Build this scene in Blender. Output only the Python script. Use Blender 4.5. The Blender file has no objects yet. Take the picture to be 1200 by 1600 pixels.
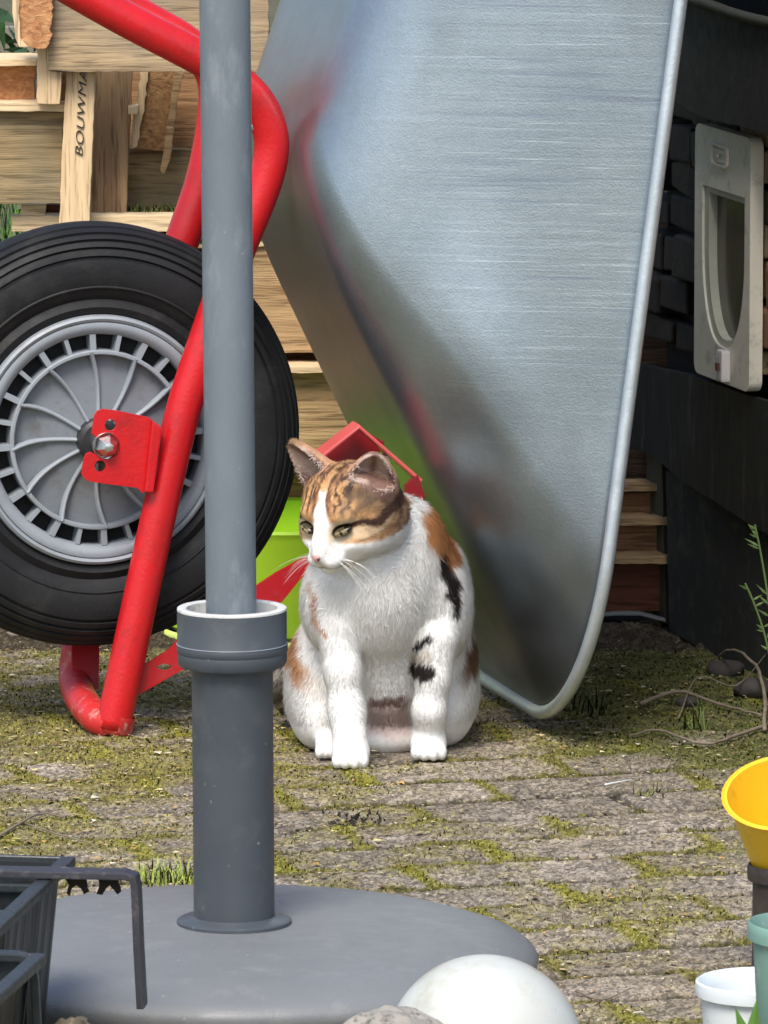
import bpy, bmesh, math, random
import numpy as np
from mathutils import Vector, Matrix

# ---------------------------------------------------------------- camera, light, exposure
scene = bpy.context.scene
col = scene.collection
F = 13000.0                      # focal length in reference pixels (1200 x 1600 frame)
PITCH = math.radians(8.5)
CAM_H = 1.41
CAM_Y = -1.60
cam_data = bpy.data.cameras.new("camera")
cam_data.sensor_fit = 'HORIZONTAL'
cam_data.sensor_width = 36.0
cam_data.lens = F / 1200.0 * 36.0
cam_data.clip_start = 0.1
cam_data.clip_end = 500
cam = bpy.data.objects.new("camera", cam_data)
cam.location = (0, CAM_Y, CAM_H)
cam.rotation_euler = (math.radians(90) - PITCH, 0, 0)
col.objects.link(cam)
scene.camera = cam
cam_data.dof.use_dof = True
cam_data.dof.focus_distance = 7.95
cam_data.dof.aperture_fstop = 90.0

SUN = Vector((-0.20, -0.74, 1.05)).normalized()
world = bpy.data.worlds.new("World")
scene.world = world
world.use_nodes = True
wn = world.node_tree
bg = wn.nodes["Background"]
sky = wn.nodes.new("ShaderNodeTexSky")
sky.sky_type = 'NISHITA'
sky.sun_disc = False
sky.sun_elevation = math.asin(SUN.z)
sky.sun_rotation = math.atan2(SUN.x, SUN.y)
sky.air_density = 1.0
sky.dust_density = 2.5
sky.ozone_density = 1.0
wn.links.new(sky.outputs[0], bg.inputs[0])
bg.inputs[1].default_value = 0.15
sd = bpy.data.lights.new("sun", 'SUN')
sd.energy = 2.4
sd.angle = math.radians(24.0)
sd.color = (1.0, 0.95, 0.87)
sun = bpy.data.objects.new("sun", sd)
sun.rotation_euler = SUN.to_track_quat('Z', 'Y').to_euler()
sun.location = (-3, -2, 6)
col.objects.link(sun)
scene.view_settings.view_transform = 'Standard'
scene.view_settings.look = 'None'
scene.view_settings.gamma = 1.0
scene.view_settings.use_curve_mapping = False
scene.view_settings.exposure = 0.68

# ---------------------------------------------------------------- measuring helpers
CO = Vector((0, CAM_Y, CAM_H))
FW = Vector((0, math.cos(PITCH), -math.sin(PITCH)))
UP = Vector((0, math.sin(PITCH), math.cos(PITCH)))
RT = Vector((1, 0, 0))
def ray(px, py):
    return FW + RT * ((px - 600) / F) - UP * ((py - 800) / F)
def C(px, py, Y):                                   # point at depth Y
    d = ray(px, py); return CO + d * ((Y - CO.y) / d.y)
def G(px, py, z=0.0):                               # point at height z
    d = ray(px, py); return CO + d * ((z - CAM_H) / d.z)
def plane_pt(px, py, p0, n):
    d = ray(px, py); return CO + d * ((p0 - CO).dot(n) / d.dot(n))

rng = np.random.default_rng(7)
random.seed(7)

def vnoise(P, scale, seed=0):
    """smooth value noise, P (n,3) array, returns 0..1"""
    Q = np.asarray(P, dtype=np.float64) * scale + 1000.37 + seed * 17.13
    I = np.floor(Q).astype(np.int64); f = Q - I
    f = f * f * (3 - 2 * f)
    def h(i, j, k):
        n = (i * 73856093) ^ (j * 19349663) ^ (k * 83492791) ^ (seed * 2654435761 & 0x7fffffff)
        n = (n ^ (n >> 13)) * 1274126177 & 0x7fffffff
        n = (n ^ (n >> 11)) * 1103515245 & 0x7fffffff
        return (n >> 7 & 0xffff) / 65535.0
    r = 0
    for a in (0, 1):
        for b in (0, 1):
            for c in (0, 1):
                w = (f[:, 0] if a else 1 - f[:, 0]) * (f[:, 1] if b else 1 - f[:, 1]) * (f[:, 2] if c else 1 - f[:, 2])
                r = r + w * h(I[:, 0] + a, I[:, 1] + b, I[:, 2] + c)
    return r
def fbm(P, scale, octv=4, seed=0):
    s = 0; a = .5; t = 0
    for o in range(octv):
        s = s + a * vnoise(P, scale * 2 ** o, seed + o); t += a; a *= .55
    return s / t
def sstep(a, b, x):
    t = np.clip((x - a) / (b - a), 0, 1); return t * t * (3 - 2 * t)

# ---------------------------------------------------------------- object helpers
def tag(o, label=None, cat=None, group=None, kind=None):
    if label: o['label'] = label
    if cat: o['category'] = cat
    if group: o['group'] = group
    if kind: o['kind'] = kind
    return o
def empty(name, loc, label=None, cat=None, group=None):
    o = bpy.data.objects.new(name, None)
    o.location = loc; o.empty_display_size = .05
    col.objects.link(o)
    tag(o, label, cat, group)
    return o
def origin_of(parent):
    v = Vector((0, 0, 0))
    while parent is not None:
        v += parent.location; parent = parent.parent
    return v
def mesh_obj(name, V, Fc, mat, parent=None, smooth=False, loc=None, bevel=0, auto=None, colors=None):
    """V in world coordinates"""
    off = origin_of(parent)
    l = Vector(loc) - off if loc is not None else Vector((0, 0, 0))
    base = off + l
    me = bpy.data.meshes.new(name)
    A = np.array([tuple(v) for v in V], dtype=np.float64) if not isinstance(V, np.ndarray) else V
    A = A - np.array(base)
    me.from_pydata(A.tolist(), [], [tuple(int(i) for i in f) for f in Fc])
    bm = bmesh.new(); bm.from_mesh(me)
    if colors is None:
        bmesh.ops.remove_doubles(bm, verts=bm.verts, dist=1e-6)
    bmesh.ops.recalc_face_normals(bm, faces=bm.faces)
    if bevel:
        ed = [e for e in bm.edges if len(e.link_faces) == 2 and e.calc_face_angle(0) > .5]
        bmesh.ops.bevel(bm, geom=ed, offset=bevel, segments=2, affect='EDGES', profile=.7, clamp_overlap=True)
    bm.to_mesh(me); bm.free()
    if colors is not None:
        ca = me.color_attributes.new('Col', 'FLOAT_COLOR', 'POINT')
        cc = np.ones((len(me.vertices), 4), dtype=np.float32); cc[:, :3] = colors
        ca.data.foreach_set('color', cc.ravel())
    if mat: me.materials.append(mat)
    if smooth:
        me.polygons.foreach_set('use_smooth', [True] * len(me.polygons))
        if auto:
            try: me.set_sharp_from_angle(angle=math.radians(auto))
            except Exception: pass
    o = bpy.data.objects.new(name, me)
    o.location = l
    col.objects.link(o)
    o.parent = parent
    return o

class MB:
    def __init__(s): s.v = []; s.f = []
    def add(s, V, Fc):
        n = len(s.v); s.v += [Vector(v) for v in V]; s.f += [tuple(i + n for i in f) for f in Fc]; return s
    def build(s, name, mat, parent=None, **k): return mesh_obj(name, s.v, s.f, mat, parent, **k)

def tube(path, r, n=18, closed=False, flat=None, up=None, cap=True):
    P = [Vector(p) for p in path]; m = len(P)
    R = r if isinstance(r, (list, tuple)) else [r] * m
    T = []
    for i in range(m):
        a = P[(i - 1) % m] if (closed or i > 0) else P[i]
        b = P[(i + 1) % m] if (closed or i < m - 1) else P[i]
        T.append((b - a).normalized())
    u0 = up if up is not None else (Vector((0, 0, 1)) if abs(T[0].z) < .9 else Vector((0, 1, 0)))
    nrm = (u0 - T[0] * u0.dot(T[0])).normalized()
    V = []; Fc = []
    for i in range(m):
        if up is not None: nrm = up
        nrm = (nrm - T[i] * nrm.dot(T[i])).normalized()
        bn = T[i].cross(nrm)
        ra, rb = (R[i], R[i]) if flat is None else (flat[0], flat[1])
        for k in range(n):
            a = 2 * math.pi * k / n
            if flat is None: V.append(P[i] + nrm * (math.cos(a) * ra) + bn * (math.sin(a) * rb))
            else:
                ca, sa = math.cos(a), math.sin(a)
                e = .35
                V.append(P[i] + nrm * (math.copysign(abs(ca) ** e, ca) * ra) + bn * (math.copysign(abs(sa) ** e, sa) * rb))
    for i in range(m if closed else m - 1):
        j = (i + 1) % m
        for k in range(n):
            k2 = (k + 1) % n
            Fc.append((i * n + k, i * n + k2, j * n + k2, j * n + k))
    if cap and not closed:
        Fc.append(tuple(range(n - 1, -1, -1))); Fc.append(tuple((m - 1) * n + k for k in range(n)))
    return V, Fc
def spline(pts, seg=8):
    P = [Vector(p) for p in pts]; out = []
    for i in range(len(P) - 1):
        p0 = P[i - 1] if i > 0 else P[0] * 2 - P[1]
        p1 = P[i]; p2 = P[i + 1]
        p3 = P[i + 2] if i + 2 < len(P) else p2 * 2 - p1
        for k in range(seg):
            t = k / seg
            out.append(.5 * ((2 * p1) + (p2 - p0) * t + (2 * p0 - 5 * p1 + 4 * p2 - p3) * t * t + (3 * p1 - p0 - 3 * p2 + p3) * t ** 3))
    out.append(P[-1]); return out
def lathe(prof, c, ax=(0, 0, 1), ex=None, n=64, wob=None):
    ax = Vector(ax).normalized()
    ex = Vector(ex) if ex is not None else ax.orthogonal()
    ex = (ex - ax * ex.dot(ax)).normalized(); ey = ax.cross(ex); c = Vector(c)
    V = []; Fc = []
    for (r, z) in prof:
        for k in range(n):
            a = 2 * math.pi * k / n
            rr = r * (1 + (wob(a, z) if wob else 0))
            V.append(c + ax * z + ex * (rr * math.cos(a)) + ey * (rr * math.sin(a)))
    for i in range(len(prof) - 1):
        for k in range(n):
            k2 = (k + 1) % n
            Fc.append((i * n + k, i * n + k2, (i + 1) * n + k2, (i + 1) * n + k))
    return V, Fc
def prism(poly, ext):
    n = len(poly); ext = Vector(ext)
    V = [Vector(p) for p in poly] + [Vector(p) + ext for p in poly]
    Fc = [tuple(range(n)), tuple(range(2 * n - 1, n - 1, -1))]
    Fc += [(i, (i + 1) % n + 0, (i + 1) % n + n, i + n) for i in range(n)]
    return V, Fc
def rough_poly(pts, step=10, amp=1.0, rnd=None):
    rnd = rnd or random
    out = []
    for i in range(len(pts)):
        a = pts[i]; b = pts[(i + 1) % len(pts)]
        L = math.hypot(b[0] - a[0], b[1] - a[1]); k = max(1, int(L / step))
        for j in range(k):
            t = j / k
            q = 0 if j == 0 else amp
            out.append((a[0] + (b[0] - a[0]) * t + rnd.uniform(-q, q), a[1] + (b[1] - a[1]) * t + rnd.uniform(-q, q)))
    return out
def slab(name, pts, Y, thick, mat, parent=None, amp=.9, step=14, tilt=0.0, **k):
    """board whose front face has the outline pts (reference pixels) at depth Y"""
    pp = rough_poly(pts, step, amp) if amp else pts
    P = [C(x, y, Y) for x, y in pp]
    zb = min(p.z for p in P)
    if tilt:
        for p in P: p.y += (p.z - zb) * tilt
    V, Fc = prism(P, (0, thick, -thick * 0.0))
    return mesh_obj(name, V, Fc, mat, parent, bevel=k.pop('bevel', .0012), **k)
def box_pts(x0, y0, x1, y1): return [(x0, y0), (x1, y0), (x1, y1), (x0, y1)]
def box(c, ex, ey, ez, hx, hy, hz):
    V = [c + ex * (sx * hx) + ey * (sy * hy) + ez * (sz * hz) for sx in (-1, 1) for sy in (-1, 1) for sz in (-1, 1)]
    Fc = [(0, 1, 3, 2), (4, 6, 7, 5), (0, 4, 5, 1), (2, 3, 7, 6), (0, 2, 6, 4), (1, 5, 7, 3)]
    return V, Fc
def plate(outline, holes, thick):
    """2D outline with holes -> (V, F) local, z = 0..thick"""
    cu = bpy.data.curves.new('tmp', 'CURVE'); cu.dimensions = '2D'; cu.fill_mode = 'BOTH'; cu.extrude = thick / 2
    for loop in [outline] + holes:
        sp = cu.splines.new('POLY'); sp.points.add(len(loop) - 1)
        for i, (x, y) in enumerate(loop): sp.points[i].co = (x, y, 0, 1)
        sp.use_cyclic_u = True
    ob = bpy.data.objects.new('tmp', cu); col.objects.link(ob)
    dg = bpy.context.evaluated_depsgraph_get()
    me = bpy.data.meshes.new_from_object(ob.evaluated_get(dg))
    V = [v.co.copy() for v in me.vertices]; Fc = [tuple(p.vertices) for p in me.polygons]
    bpy.data.objects.remove(ob); bpy.data.curves.remove(cu); bpy.data.meshes.remove(me)
    return V, Fc

# ---------------------------------------------------------------- materials
def new_mat(name):
    m = bpy.data.materials.new(name); m.use_nodes = True
    nt = m.node_tree; return m, nt, nt.nodes['Principled BSDF']
def N(nt, t, **k):
    n = nt.nodes.new(t)
    for a, b in k.items(): setattr(n, a, b)
    return n
def L(nt, a, b): nt.links.new(a, b)
def coords(nt, scale=(1, 1, 1), rot=(0, 0, 0), kind='Object'):
    tc = N(nt, 'ShaderNodeTexCoord'); mp = N(nt, 'ShaderNodeMapping')
    mp.inputs['Scale'].default_value = scale; mp.inputs['Rotation'].default_value = rot
    L(nt, tc.outputs[kind], mp.inputs[0]); return mp.outputs[0]
def noise(nt, vec, scale, detail=5, rough=.6, dist=0):
    n = N(nt, 'ShaderNodeTexNoise'); n.inputs['Scale'].default_value = scale
    n.inputs['Detail'].default_value = detail; n.inputs['Roughness'].default_value = rough
    n.inputs['Distortion'].default_value = dist
    L(nt, vec, n.inputs['Vector']); return n.outputs['Fac']
def ramp(nt, fac, stops):
    r = N(nt, 'ShaderNodeValToRGB'); cr = r.color_ramp
    while len(cr.elements) < len(stops): cr.elements.new(.5)
    for e, (p, c) in zip(cr.elements, stops):
        e.position = p; e.color = (c[0], c[1], c[2], 1) if not isinstance(c, (int, float)) else (c, c, c, 1)
    L(nt, fac, r.inputs[0]); return r.outputs[0]
def mix(nt, fac, a, b, mode='MIX'):
    m = N(nt, 'ShaderNodeMix'); m.data_type = 'RGBA'; m.blend_type = mode
    for s, v in ((m.inputs[0], fac), (m.inputs[6], a), (m.inputs[7], b)):
        if hasattr(v, 'links'): L(nt, v, s)
        elif isinstance(v, (int, float)): s.default_value = v
        else: s.default_value = (v[0], v[1], v[2], 1)
    return m.outputs[2]
def bump(nt, bsdf, h, strength=.3, dist=.002):
    b = N(nt, 'ShaderNodeBump'); b.inputs['Strength'].default_value = strength
    b.inputs['Distance'].default_value = dist
    L(nt, h, b.inputs['Height']); L(nt, b.outputs[0], bsdf.inputs['Normal']); return b

def plastic(name, c, c2=None, rough=.5, scale=6, bscale=200, bstr=.15, spec=.5, dirt=None, dirt_amt=.5, metal=0, stretch=(1, 1, 1), specks=None):
    m, nt, b = new_mat(name)
    v = coords(nt, stretch)
    f = noise(nt, v, scale, 6, .65)
    c2 = c2 or tuple(x * .75 for x in c)
    cc = ramp(nt, f, [(.3, c), (.7, c2)])
    if dirt:
        d = noise(nt, v, scale * 3.1, 8, .7)
        dm = ramp(nt, d, [(.55 - .1 * dirt_amt, 0.0), (.72 - .1 * dirt_amt, 1.0)])
        cc = mix(nt, dm, cc, dirt)
    if specks:
        vo = N(nt, 'ShaderNodeTexVoronoi'); vo.inputs['Scale'].default_value = 95; vo.inputs['Randomness'].default_value = 1
        L(nt, coords(nt), vo.inputs['Vector'])
        near_ = ramp(nt, vo.outputs['Distance'], [(.06, 1.0), (.16, 0.0)])
        gate = ramp(nt, noise(nt, coords(nt), 55, 4, .7), [(.58, 0.0), (.66, .8)])
        gm = N(nt, 'ShaderNodeMath', operation='MULTIPLY'); L(nt, near_, gm.inputs[0]); L(nt, gate, gm.inputs[1])
        cc = mix(nt, gm.outputs[0], cc, specks)
    L(nt, cc, b.inputs['Base Color'])
    rr = ramp(nt, noise(nt, v, scale * 5, 4), [(.2, max(0, rough - .1)), (.8, min(1, rough + .12))])
    L(nt, rr, b.inputs['Roughness'])
    b.inputs['Metallic'].default_value = metal
    b.inputs['Specular IOR Level'].default_value = spec
    bump(nt, b, noise(nt, v, bscale, 3), bstr, .001)
    return m
def wood(name, light, dark, axis=2, grain=1.0, stain=None, rough=.75, knots=True, gscale=70):
    """axis: long direction of the board (0 x, 2 z)"""
    m, nt, b = new_mat(name)
    s = [gscale, gscale, gscale]; s[axis] = gscale * .06
    v = coords(nt, tuple(s))
    v0 = coords(nt)
    f = noise(nt, v, 1.0, 6, .62, .35)
    c = ramp(nt, f, [(.3, dark), (.5, tuple((a + d) / 2 for a, d in zip(light, dark))), (.68, light)])
    fine = noise(nt, v, 4.0, 3, .6)
    c = mix(nt, ramp(nt, fine, [(.36, .75), (.47, .0)]), c, tuple(x * .5 for x in dark))
    big = noise(nt, v0, 9, 5, .6)
    if stain: c = mix(nt, ramp(nt, big, [(.42, 0.0), (.66, .85)]), c, stain)
    if knots:
        s2 = [16, 16, 16]; s2[axis] = 7
        vo = N(nt, 'ShaderNodeTexVoronoi'); vo.inputs['Scale'].default_value = 1.0
        L(nt, coords(nt, tuple(s2)), vo.inputs['Vector'])
        k = ramp(nt, vo.outputs['Distance'], [(.09, 1.0), (.2, 0.0)])
        c = mix(nt, k, c, tuple(x * .35 for x in dark))
    L(nt, c, b.inputs['Base Color'])
    b.inputs['Roughness'].default_value = rough
    b.inputs['Specular IOR Level'].default_value = .25
    hs = N(nt, 'ShaderNodeMath', operation='ADD'); L(nt, f, hs.inputs[0]); L(nt, fine, hs.inputs[1])
    bump(nt, b, hs.outputs[0], .6 * grain, .0025)
    return m
def vcol(name, rough=.8, bscale=300, bstr=.3, spec=.3, var=.25, sheen=0, sub=0, vscale=60):
    m, nt, b = new_mat(name)
    a = N(nt, 'ShaderNodeVertexColor'); a.layer_name = 'Col'
    v = coords(nt)
    f = noise(nt, v, vscale, 6, .7)
    c = mix(nt, 1.0, a.outputs[0], ramp(nt, f, [(.3, 1 - var), (.7, 1 + 0 * var)]), 'MULTIPLY')
    L(nt, c, b.inputs['Base Color'])
    b.inputs['Roughness'].default_value = rough
    b.inputs['Specular IOR Level'].default_value = spec
    if sheen: b.inputs['Sheen Weight'].default_value = sheen
    if bstr: bump(nt, b, noise(nt, v, bscale, 4), bstr, .001)
    return m

M_red = plastic('red_paint', (.56, .009, .013), (.44, .006, .010), rough=.34, scale=9, bscale=260, bstr=.35, dirt=(.36, .01, .012), dirt_amt=.5, specks=(.16, .01, .01))
M_redchip = plastic('red_paint_worn', (.55, .02, .02), (.42, .02, .02), rough=.45, scale=18, bscale=200, bstr=.5, dirt=(.5, .36, .30), dirt_amt=.1)
M_darkred = plastic('red_paint_brace', (.42, .008, .016), (.30, .006, .010), rough=.35, scale=12, dirt=(.3, .05, .05), dirt_amt=0)
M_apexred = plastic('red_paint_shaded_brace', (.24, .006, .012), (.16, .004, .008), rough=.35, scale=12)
M_rubber = plastic('tyre_rubber', (.006, .0065, .0075), (.011, .0115, .013), rough=.6, scale=7, bscale=300, bstr=.3, spec=.3, dirt=(.02, .02, .019), dirt_amt=.3)
M_rim = plastic('grey_rim_plastic', (.27, .295, .325), (.21, .235, .26), rough=.45, scale=9, bstr=.1, dirt=(.2, .2, .19), dirt_amt=.1)
M_rimd = plastic('grey_rim_web', (.17, .185, .205), (.13, .145, .16), rough=.5, scale=14, bstr=.1, dirt=(.11, .11, .11), dirt_amt=.4)
M_black = plastic('black_recess', (.008, .008, .009), rough=.8)
M_hub = plastic('black_hub', (.02, .02, .022), rough=.5)
M_bolt = plastic('zinc_bolt', (.72, .71, .68), (.6, .59, .55), rough=.3, metal=1, scale=60)
M_pole = plastic('grey_pole_paint', (.165, .192, .214), (.105, .127, .147), rough=.42, scale=7, bscale=500, bstr=.25, spec=.5, stretch=(1, 1, .35), dirt=(.22, .25, .275), dirt_amt=.2, specks=(.5, .52, .52))
M_stand = plastic('slate_plastic_tube', (.060, .070, .082), (.047, .056, .066), rough=.45, scale=8, bscale=700, bstr=.12, dirt=(.078, .086, .092), dirt_amt=.2, specks=(.3, .31, .3))
M_disc = plastic('grey_stand_base', (.17, .178, .182), (.145, .153, .158), rough=.5, scale=7, bscale=420, bstr=.35, dirt=(.20, .205, .205), dirt_amt=.1, specks=(.55, .56, .52))
M_lip = plastic('white_collar_lining', (.60, .60, .58), (.5, .5, .48), rough=.5, scale=30, dirt=(.25, .23, .2), dirt_amt=.1)
M_ball = plastic('white_globe_plastic', (.50, .51, .48), (.43, .44, .40), rough=.32, scale=5, bscale=60, bstr=.03, dirt=(.36, .36, .27), dirt_amt=.1, specks=(.25, .24, .18))
M_lime = plastic('lime_plastic', (.44, .70, .03), (.38, .64, .03), rough=.4, scale=4)
M_planter = plastic('black_planter_plastic', (.007, .010, .011), (.012, .016, .017), rough=.42, scale=30, bscale=70, bstr=1.0, stretch=(1, 1, .15), dirt=(.06, .06, .05), dirt_amt=-.4)
M_planterrim = plastic('black_planter_rim', (.016, .021, .024), (.024, .030, .033), rough=.4, scale=30, dirt=(.09, .085, .07), dirt_amt=-.2)
M_hanger = plastic('dark_hanger_metal', (.035, .035, .045), (.028, .028, .035), rough=.5, scale=20, dirt=(.12, .11, .1), dirt_amt=0)
M_yellow = plastic('yellow_pot_plastic', (.80, .50, .02), (.72, .43, .015), rough=.38, scale=7, dirt=(.5, .25, .01), dirt_amt=-.2)
M_green = plastic('sage_pot_plastic', (.17, .29, .24), (.14, .25, .205), rough=.5, scale=9, dirt=(.3, .36, .32), dirt_amt=0)
M_white = plastic('white_pot_plastic', (.62, .68, .70), (.68, .72, .73), rough=.35, scale=30, dirt=(.38, .36, .30), dirt_amt=-.3)
M_soil = plastic('potting_soil', (.03, .02, .014), (.05, .035, .022), rough=.95, scale=60, bscale=150, bstr=1)
M_flap = plastic('white_flap_plastic', (.84, .80, .68), (.76, .72, .60), rough=.42, scale=14, dirt=(.5, .48, .42), dirt_amt=.1)
M_flapin = plastic('smoked_flap', (.07, .065, .05), (.12, .11, .075), rough=.15, scale=12, stretch=(1, 1, .3))
M_slate = plastic('dark_sheet', (.011, .013, .014), (.007, .008, .009), rough=.65, scale=9, bscale=60, bstr=.5, dirt=(.05, .055, .052), dirt_amt=.1, stretch=(2, 2, .4))
M_mossy = plastic('mossy_panel', (.012, .013, .011), (.018, .019, .014), rough=.85, scale=9, bscale=90, bstr=.6, dirt=(.055, .06, .03), dirt_amt=.3)
M_rock = plastic('mottled_rock', (.36, .33, .28), (.2, .19, .17), rough=.9, scale=40, bscale=90, bstr=1, dirt=(.06, .06, .05), dirt_amt=.5)
M_mortar = plastic('mortar', (.012, .010, .008), rough=.95, scale=40, bscale=200, bstr=.6)
M_leaf = plastic('leaf_green', (.10, .22, .03), (.06, .14, .02), rough=.5, scale=30)
M_leafd = plastic('leaf_dark', (.025, .06, .02), (.04, .09, .03), rough=.5, scale=20)
M_twig = plastic('dry_twig', (.22, .18, .13), (.12, .095, .07), rough=.9, scale=60, bscale=300, bstr=.6)

def steel():
    m, nt, b = new_mat('galvanised_steel')
    v = coords(nt)
    big = noise(nt, v, 7, 5, .6)
    sp = N(nt, 'ShaderNodeTexVoronoi'); sp.inputs['Scale'].default_value = 260; L(nt, v, sp.inputs['Vector'])
    c = ramp(nt, big, [(.3, (.265, .315, .345)), (.7, (.34, .39, .42))])
    spb = N(nt, 'ShaderNodeRGBToBW'); L(nt, sp.outputs['Color'], spb.inputs[0]); c = mix(nt, .05, c, spb.outputs[0], 'OVERLAY')
    # long drawing scratches, across the panel, only on a band of it
    vs = coords(nt, (2.5, 2.5, 95), (0, math.radians(3), 0))
    s1 = noise(nt, vs, 1.0, 3, .6, .3)
    vs2 = coords(nt, (5, 5, 420), (0, math.radians(4), 0))
    s2 = noise(nt, vs2, 1.0, 4, .8)
    tc = N(nt, 'ShaderNodeTexCoord'); sx = N(nt, 'ShaderNodeSeparateXYZ'); L(nt, tc.outputs['Object'], sx.inputs[0])
    ad = N(nt, 'ShaderNodeMath', operation='MULTIPLY_ADD'); L(nt, noise(nt, coords(nt, (3, 3, 60)), 1.0, 4), ad.inputs[0]); ad.inputs[1].default_value = .22; L(nt, sx.outputs[0], ad.inputs[2])
    mk = N(nt, 'ShaderNodeMapRange'); L(nt, ad.outputs[0], mk.inputs[0])
    mk.inputs[1].default_value = .38; mk.inputs[2].default_value = .50
    mz = N(nt, 'ShaderNodeMapRange'); L(nt, sx.outputs[2], mz.inputs[0]); mz.inputs[1].default_value = .28; mz.inputs[2].default_value = .46
    mm = N(nt, 'ShaderNodeMath', operation='MULTIPLY'); L(nt, mk.outputs[0], mm.inputs[0]); L(nt, mz.outputs[0], mm.inputs[1])
    d1 = ramp(nt, s1, [(.33, 1.0), (.42, 0.0)])
    d1m = N(nt, 'ShaderNodeMath', operation='MULTIPLY'); L(nt, d1, d1m.inputs[0]); L(nt, mm.outputs[0], d1m.inputs[1])
    c = mix(nt, d1m.outputs[0], c, (.24, .28, .33))
    d2 = ramp(nt, s2, [(.57, 0.0), (.70, .9)])
    d2m = N(nt, 'ShaderNodeMath', operation='MULTIPLY'); L(nt, d2, d2m.inputs[0]); L(nt, mm.outputs[0], d2m.inputs[1])
    c = mix(nt, d2m.outputs[0], c, (.58, .66, .69))
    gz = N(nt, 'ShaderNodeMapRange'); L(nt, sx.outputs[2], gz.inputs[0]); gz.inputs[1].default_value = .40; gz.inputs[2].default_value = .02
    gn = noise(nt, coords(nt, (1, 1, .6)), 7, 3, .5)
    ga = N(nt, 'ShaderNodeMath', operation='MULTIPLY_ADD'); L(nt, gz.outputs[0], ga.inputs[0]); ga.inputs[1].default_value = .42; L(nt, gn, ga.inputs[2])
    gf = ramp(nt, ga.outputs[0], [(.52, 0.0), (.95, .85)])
    c = mix(nt, gf, c, (.115, .125, .13))  # dark reflection on the lower tray, painted into the steel colour
    L(nt, c, b.inputs['Base Color'])
    b.inputs['Metallic'].default_value = .85
    L(nt, ramp(nt, noise(nt, v, 15, 6, .7), [(.3, .32), (.7, .39)]), b.inputs['Roughness'])
    hh = N(nt, 'ShaderNodeMath', operation='MULTIPLY_ADD'); L(nt, s1, hh.inputs[0]); L(nt, mm.outputs[0], hh.inputs[1])
    L(nt, noise(nt, v, 500, 3), hh.inputs[2])
    bump(nt, b, hh.outputs[0], .22, .0012)
    return m
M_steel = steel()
M_rimsteel = plastic('galvanised_rim', (.62, .69, .73), (.5, .56, .6), rough=.4, scale=40, metal=.7, bscale=300, bstr=.3)

W_pale = [wood('pale_wood_upright', (.76, .58, .36), (.62, .44, .25), 2, .5, knots=False),
          wood('pale_wood_level', (.78, .61, .39), (.64, .47, .27), 0, .5, knots=False)]
W_weath = [wood('weathered_board_upright', (.42, .28, .16), (.25, .155, .085), 2, 1.0),
           wood('weathered_board_level', (.40, .30, .16), (.20, .14, .07), 0, .9, stain=(.19, .16, .10))]
W_grey = wood('greyed_board_level', (.46, .34, .20), (.26, .185, .11), 0, .8, stain=(.26, .21, .15))
W_brown = wood('brown_board_level', (.34, .19, .09), (.20, .10, .045), 0, .9)
W_rustic = wood('warm_board_level', (.52, .35, .18), (.33, .205, .10), 0, 1.2)
W_redbr = wood('red_brown_board', (.20, .07, .035), (.10, .035, .02), 0, .7, knots=False)
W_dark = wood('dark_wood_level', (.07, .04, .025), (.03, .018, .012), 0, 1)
def chip(name, a, b_, c_):
    m, nt, b = new_mat(name)
    v = coords(nt, (1, 1, 1.8))
    vo = N(nt, 'ShaderNodeTexVoronoi'); vo.inputs['Scale'].default_value = 130; L(nt, v, vo.inputs['Vector'])
    f = noise(nt, v, 60, 6, .75, 1.5)
    c = ramp(nt, f, [(.3, c_), (.5, a), (.68, b_)])
    c = mix(nt, .25, c, vo.outputs['Distance'], 'SOFT_LIGHT')
    L(nt, c, b.inputs['Base Color']); b.inputs['Roughness'].default_value = .85
    bump(nt, b, f, .9, .004)
    return m
M_chip = chip('pressed_chip_block', (.52, .24, .10), (.66, .38, .18), (.30, .12, .05))
M_chip2 = chip('old_chip_block', (.32, .17, .07), (.44, .26, .11), (.15, .075, .03))
M_ink = plastic('black_ink', (.03, .018, .01), rough=.7)

def paving_mat():
    m, nt, b = new_mat('mossy_paving')
    a = N(nt, 'ShaderNodeVertexColor'); a.layer_name = 'Col'
    v = coords(nt); vs = coords(nt, (1, .55, 1))
    vo = N(nt, 'ShaderNodeTexVoronoi'); vo.inputs['Scale'].default_value = 330; L(nt, vs, vo.inputs['Vector'])
    bw = N(nt, 'ShaderNodeRGBToBW'); L(nt, vo.outputs['Color'], bw.inputs[0])
    g = ramp(nt, bw.outputs[0], [(.25, .55), (.5, .92), (.72, 1.3)])
    c = mix(nt, 1.0, a.outputs[0], g, 'MULTIPLY')
    f = noise(nt, vs, 600, 5, .75)
    c = mix(nt, 1.0, c, ramp(nt, f, [(.36, .45), (.62, 1.3)]), 'MULTIPLY')
    # pale grit grains
    v2 = N(nt, 'ShaderNodeTexVoronoi'); v2.inputs['Scale'].default_value = 190; L(nt, vs, v2.inputs['Vector'])
    k = ramp(nt, v2.outputs['Distance'], [(.10, 1.0), (.20, 0.0)])
    kk = N(nt, 'ShaderNodeMath', operation='MULTIPLY'); L(nt, k, kk.inputs[0]); L(nt, ramp(nt, noise(nt, v, 40, 3), [(.45, .0), (.6, .8)]), kk.inputs[1])
    c = mix(nt, kk.outputs[0], c, (.48, .41, .28))
    L(nt, c, b.inputs['Base Color'])
    b.inputs['Roughness'].default_value = .92; b.inputs['Specular IOR Level'].default_value = .2
    hs = N(nt, 'ShaderNodeMath', operation='ADD'); L(nt, f, hs.inputs[0]); L(nt, bw.outputs[0], hs.inputs[1])
    bump(nt, b, hs.outputs[0], .9, .0013)
    return m

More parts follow.
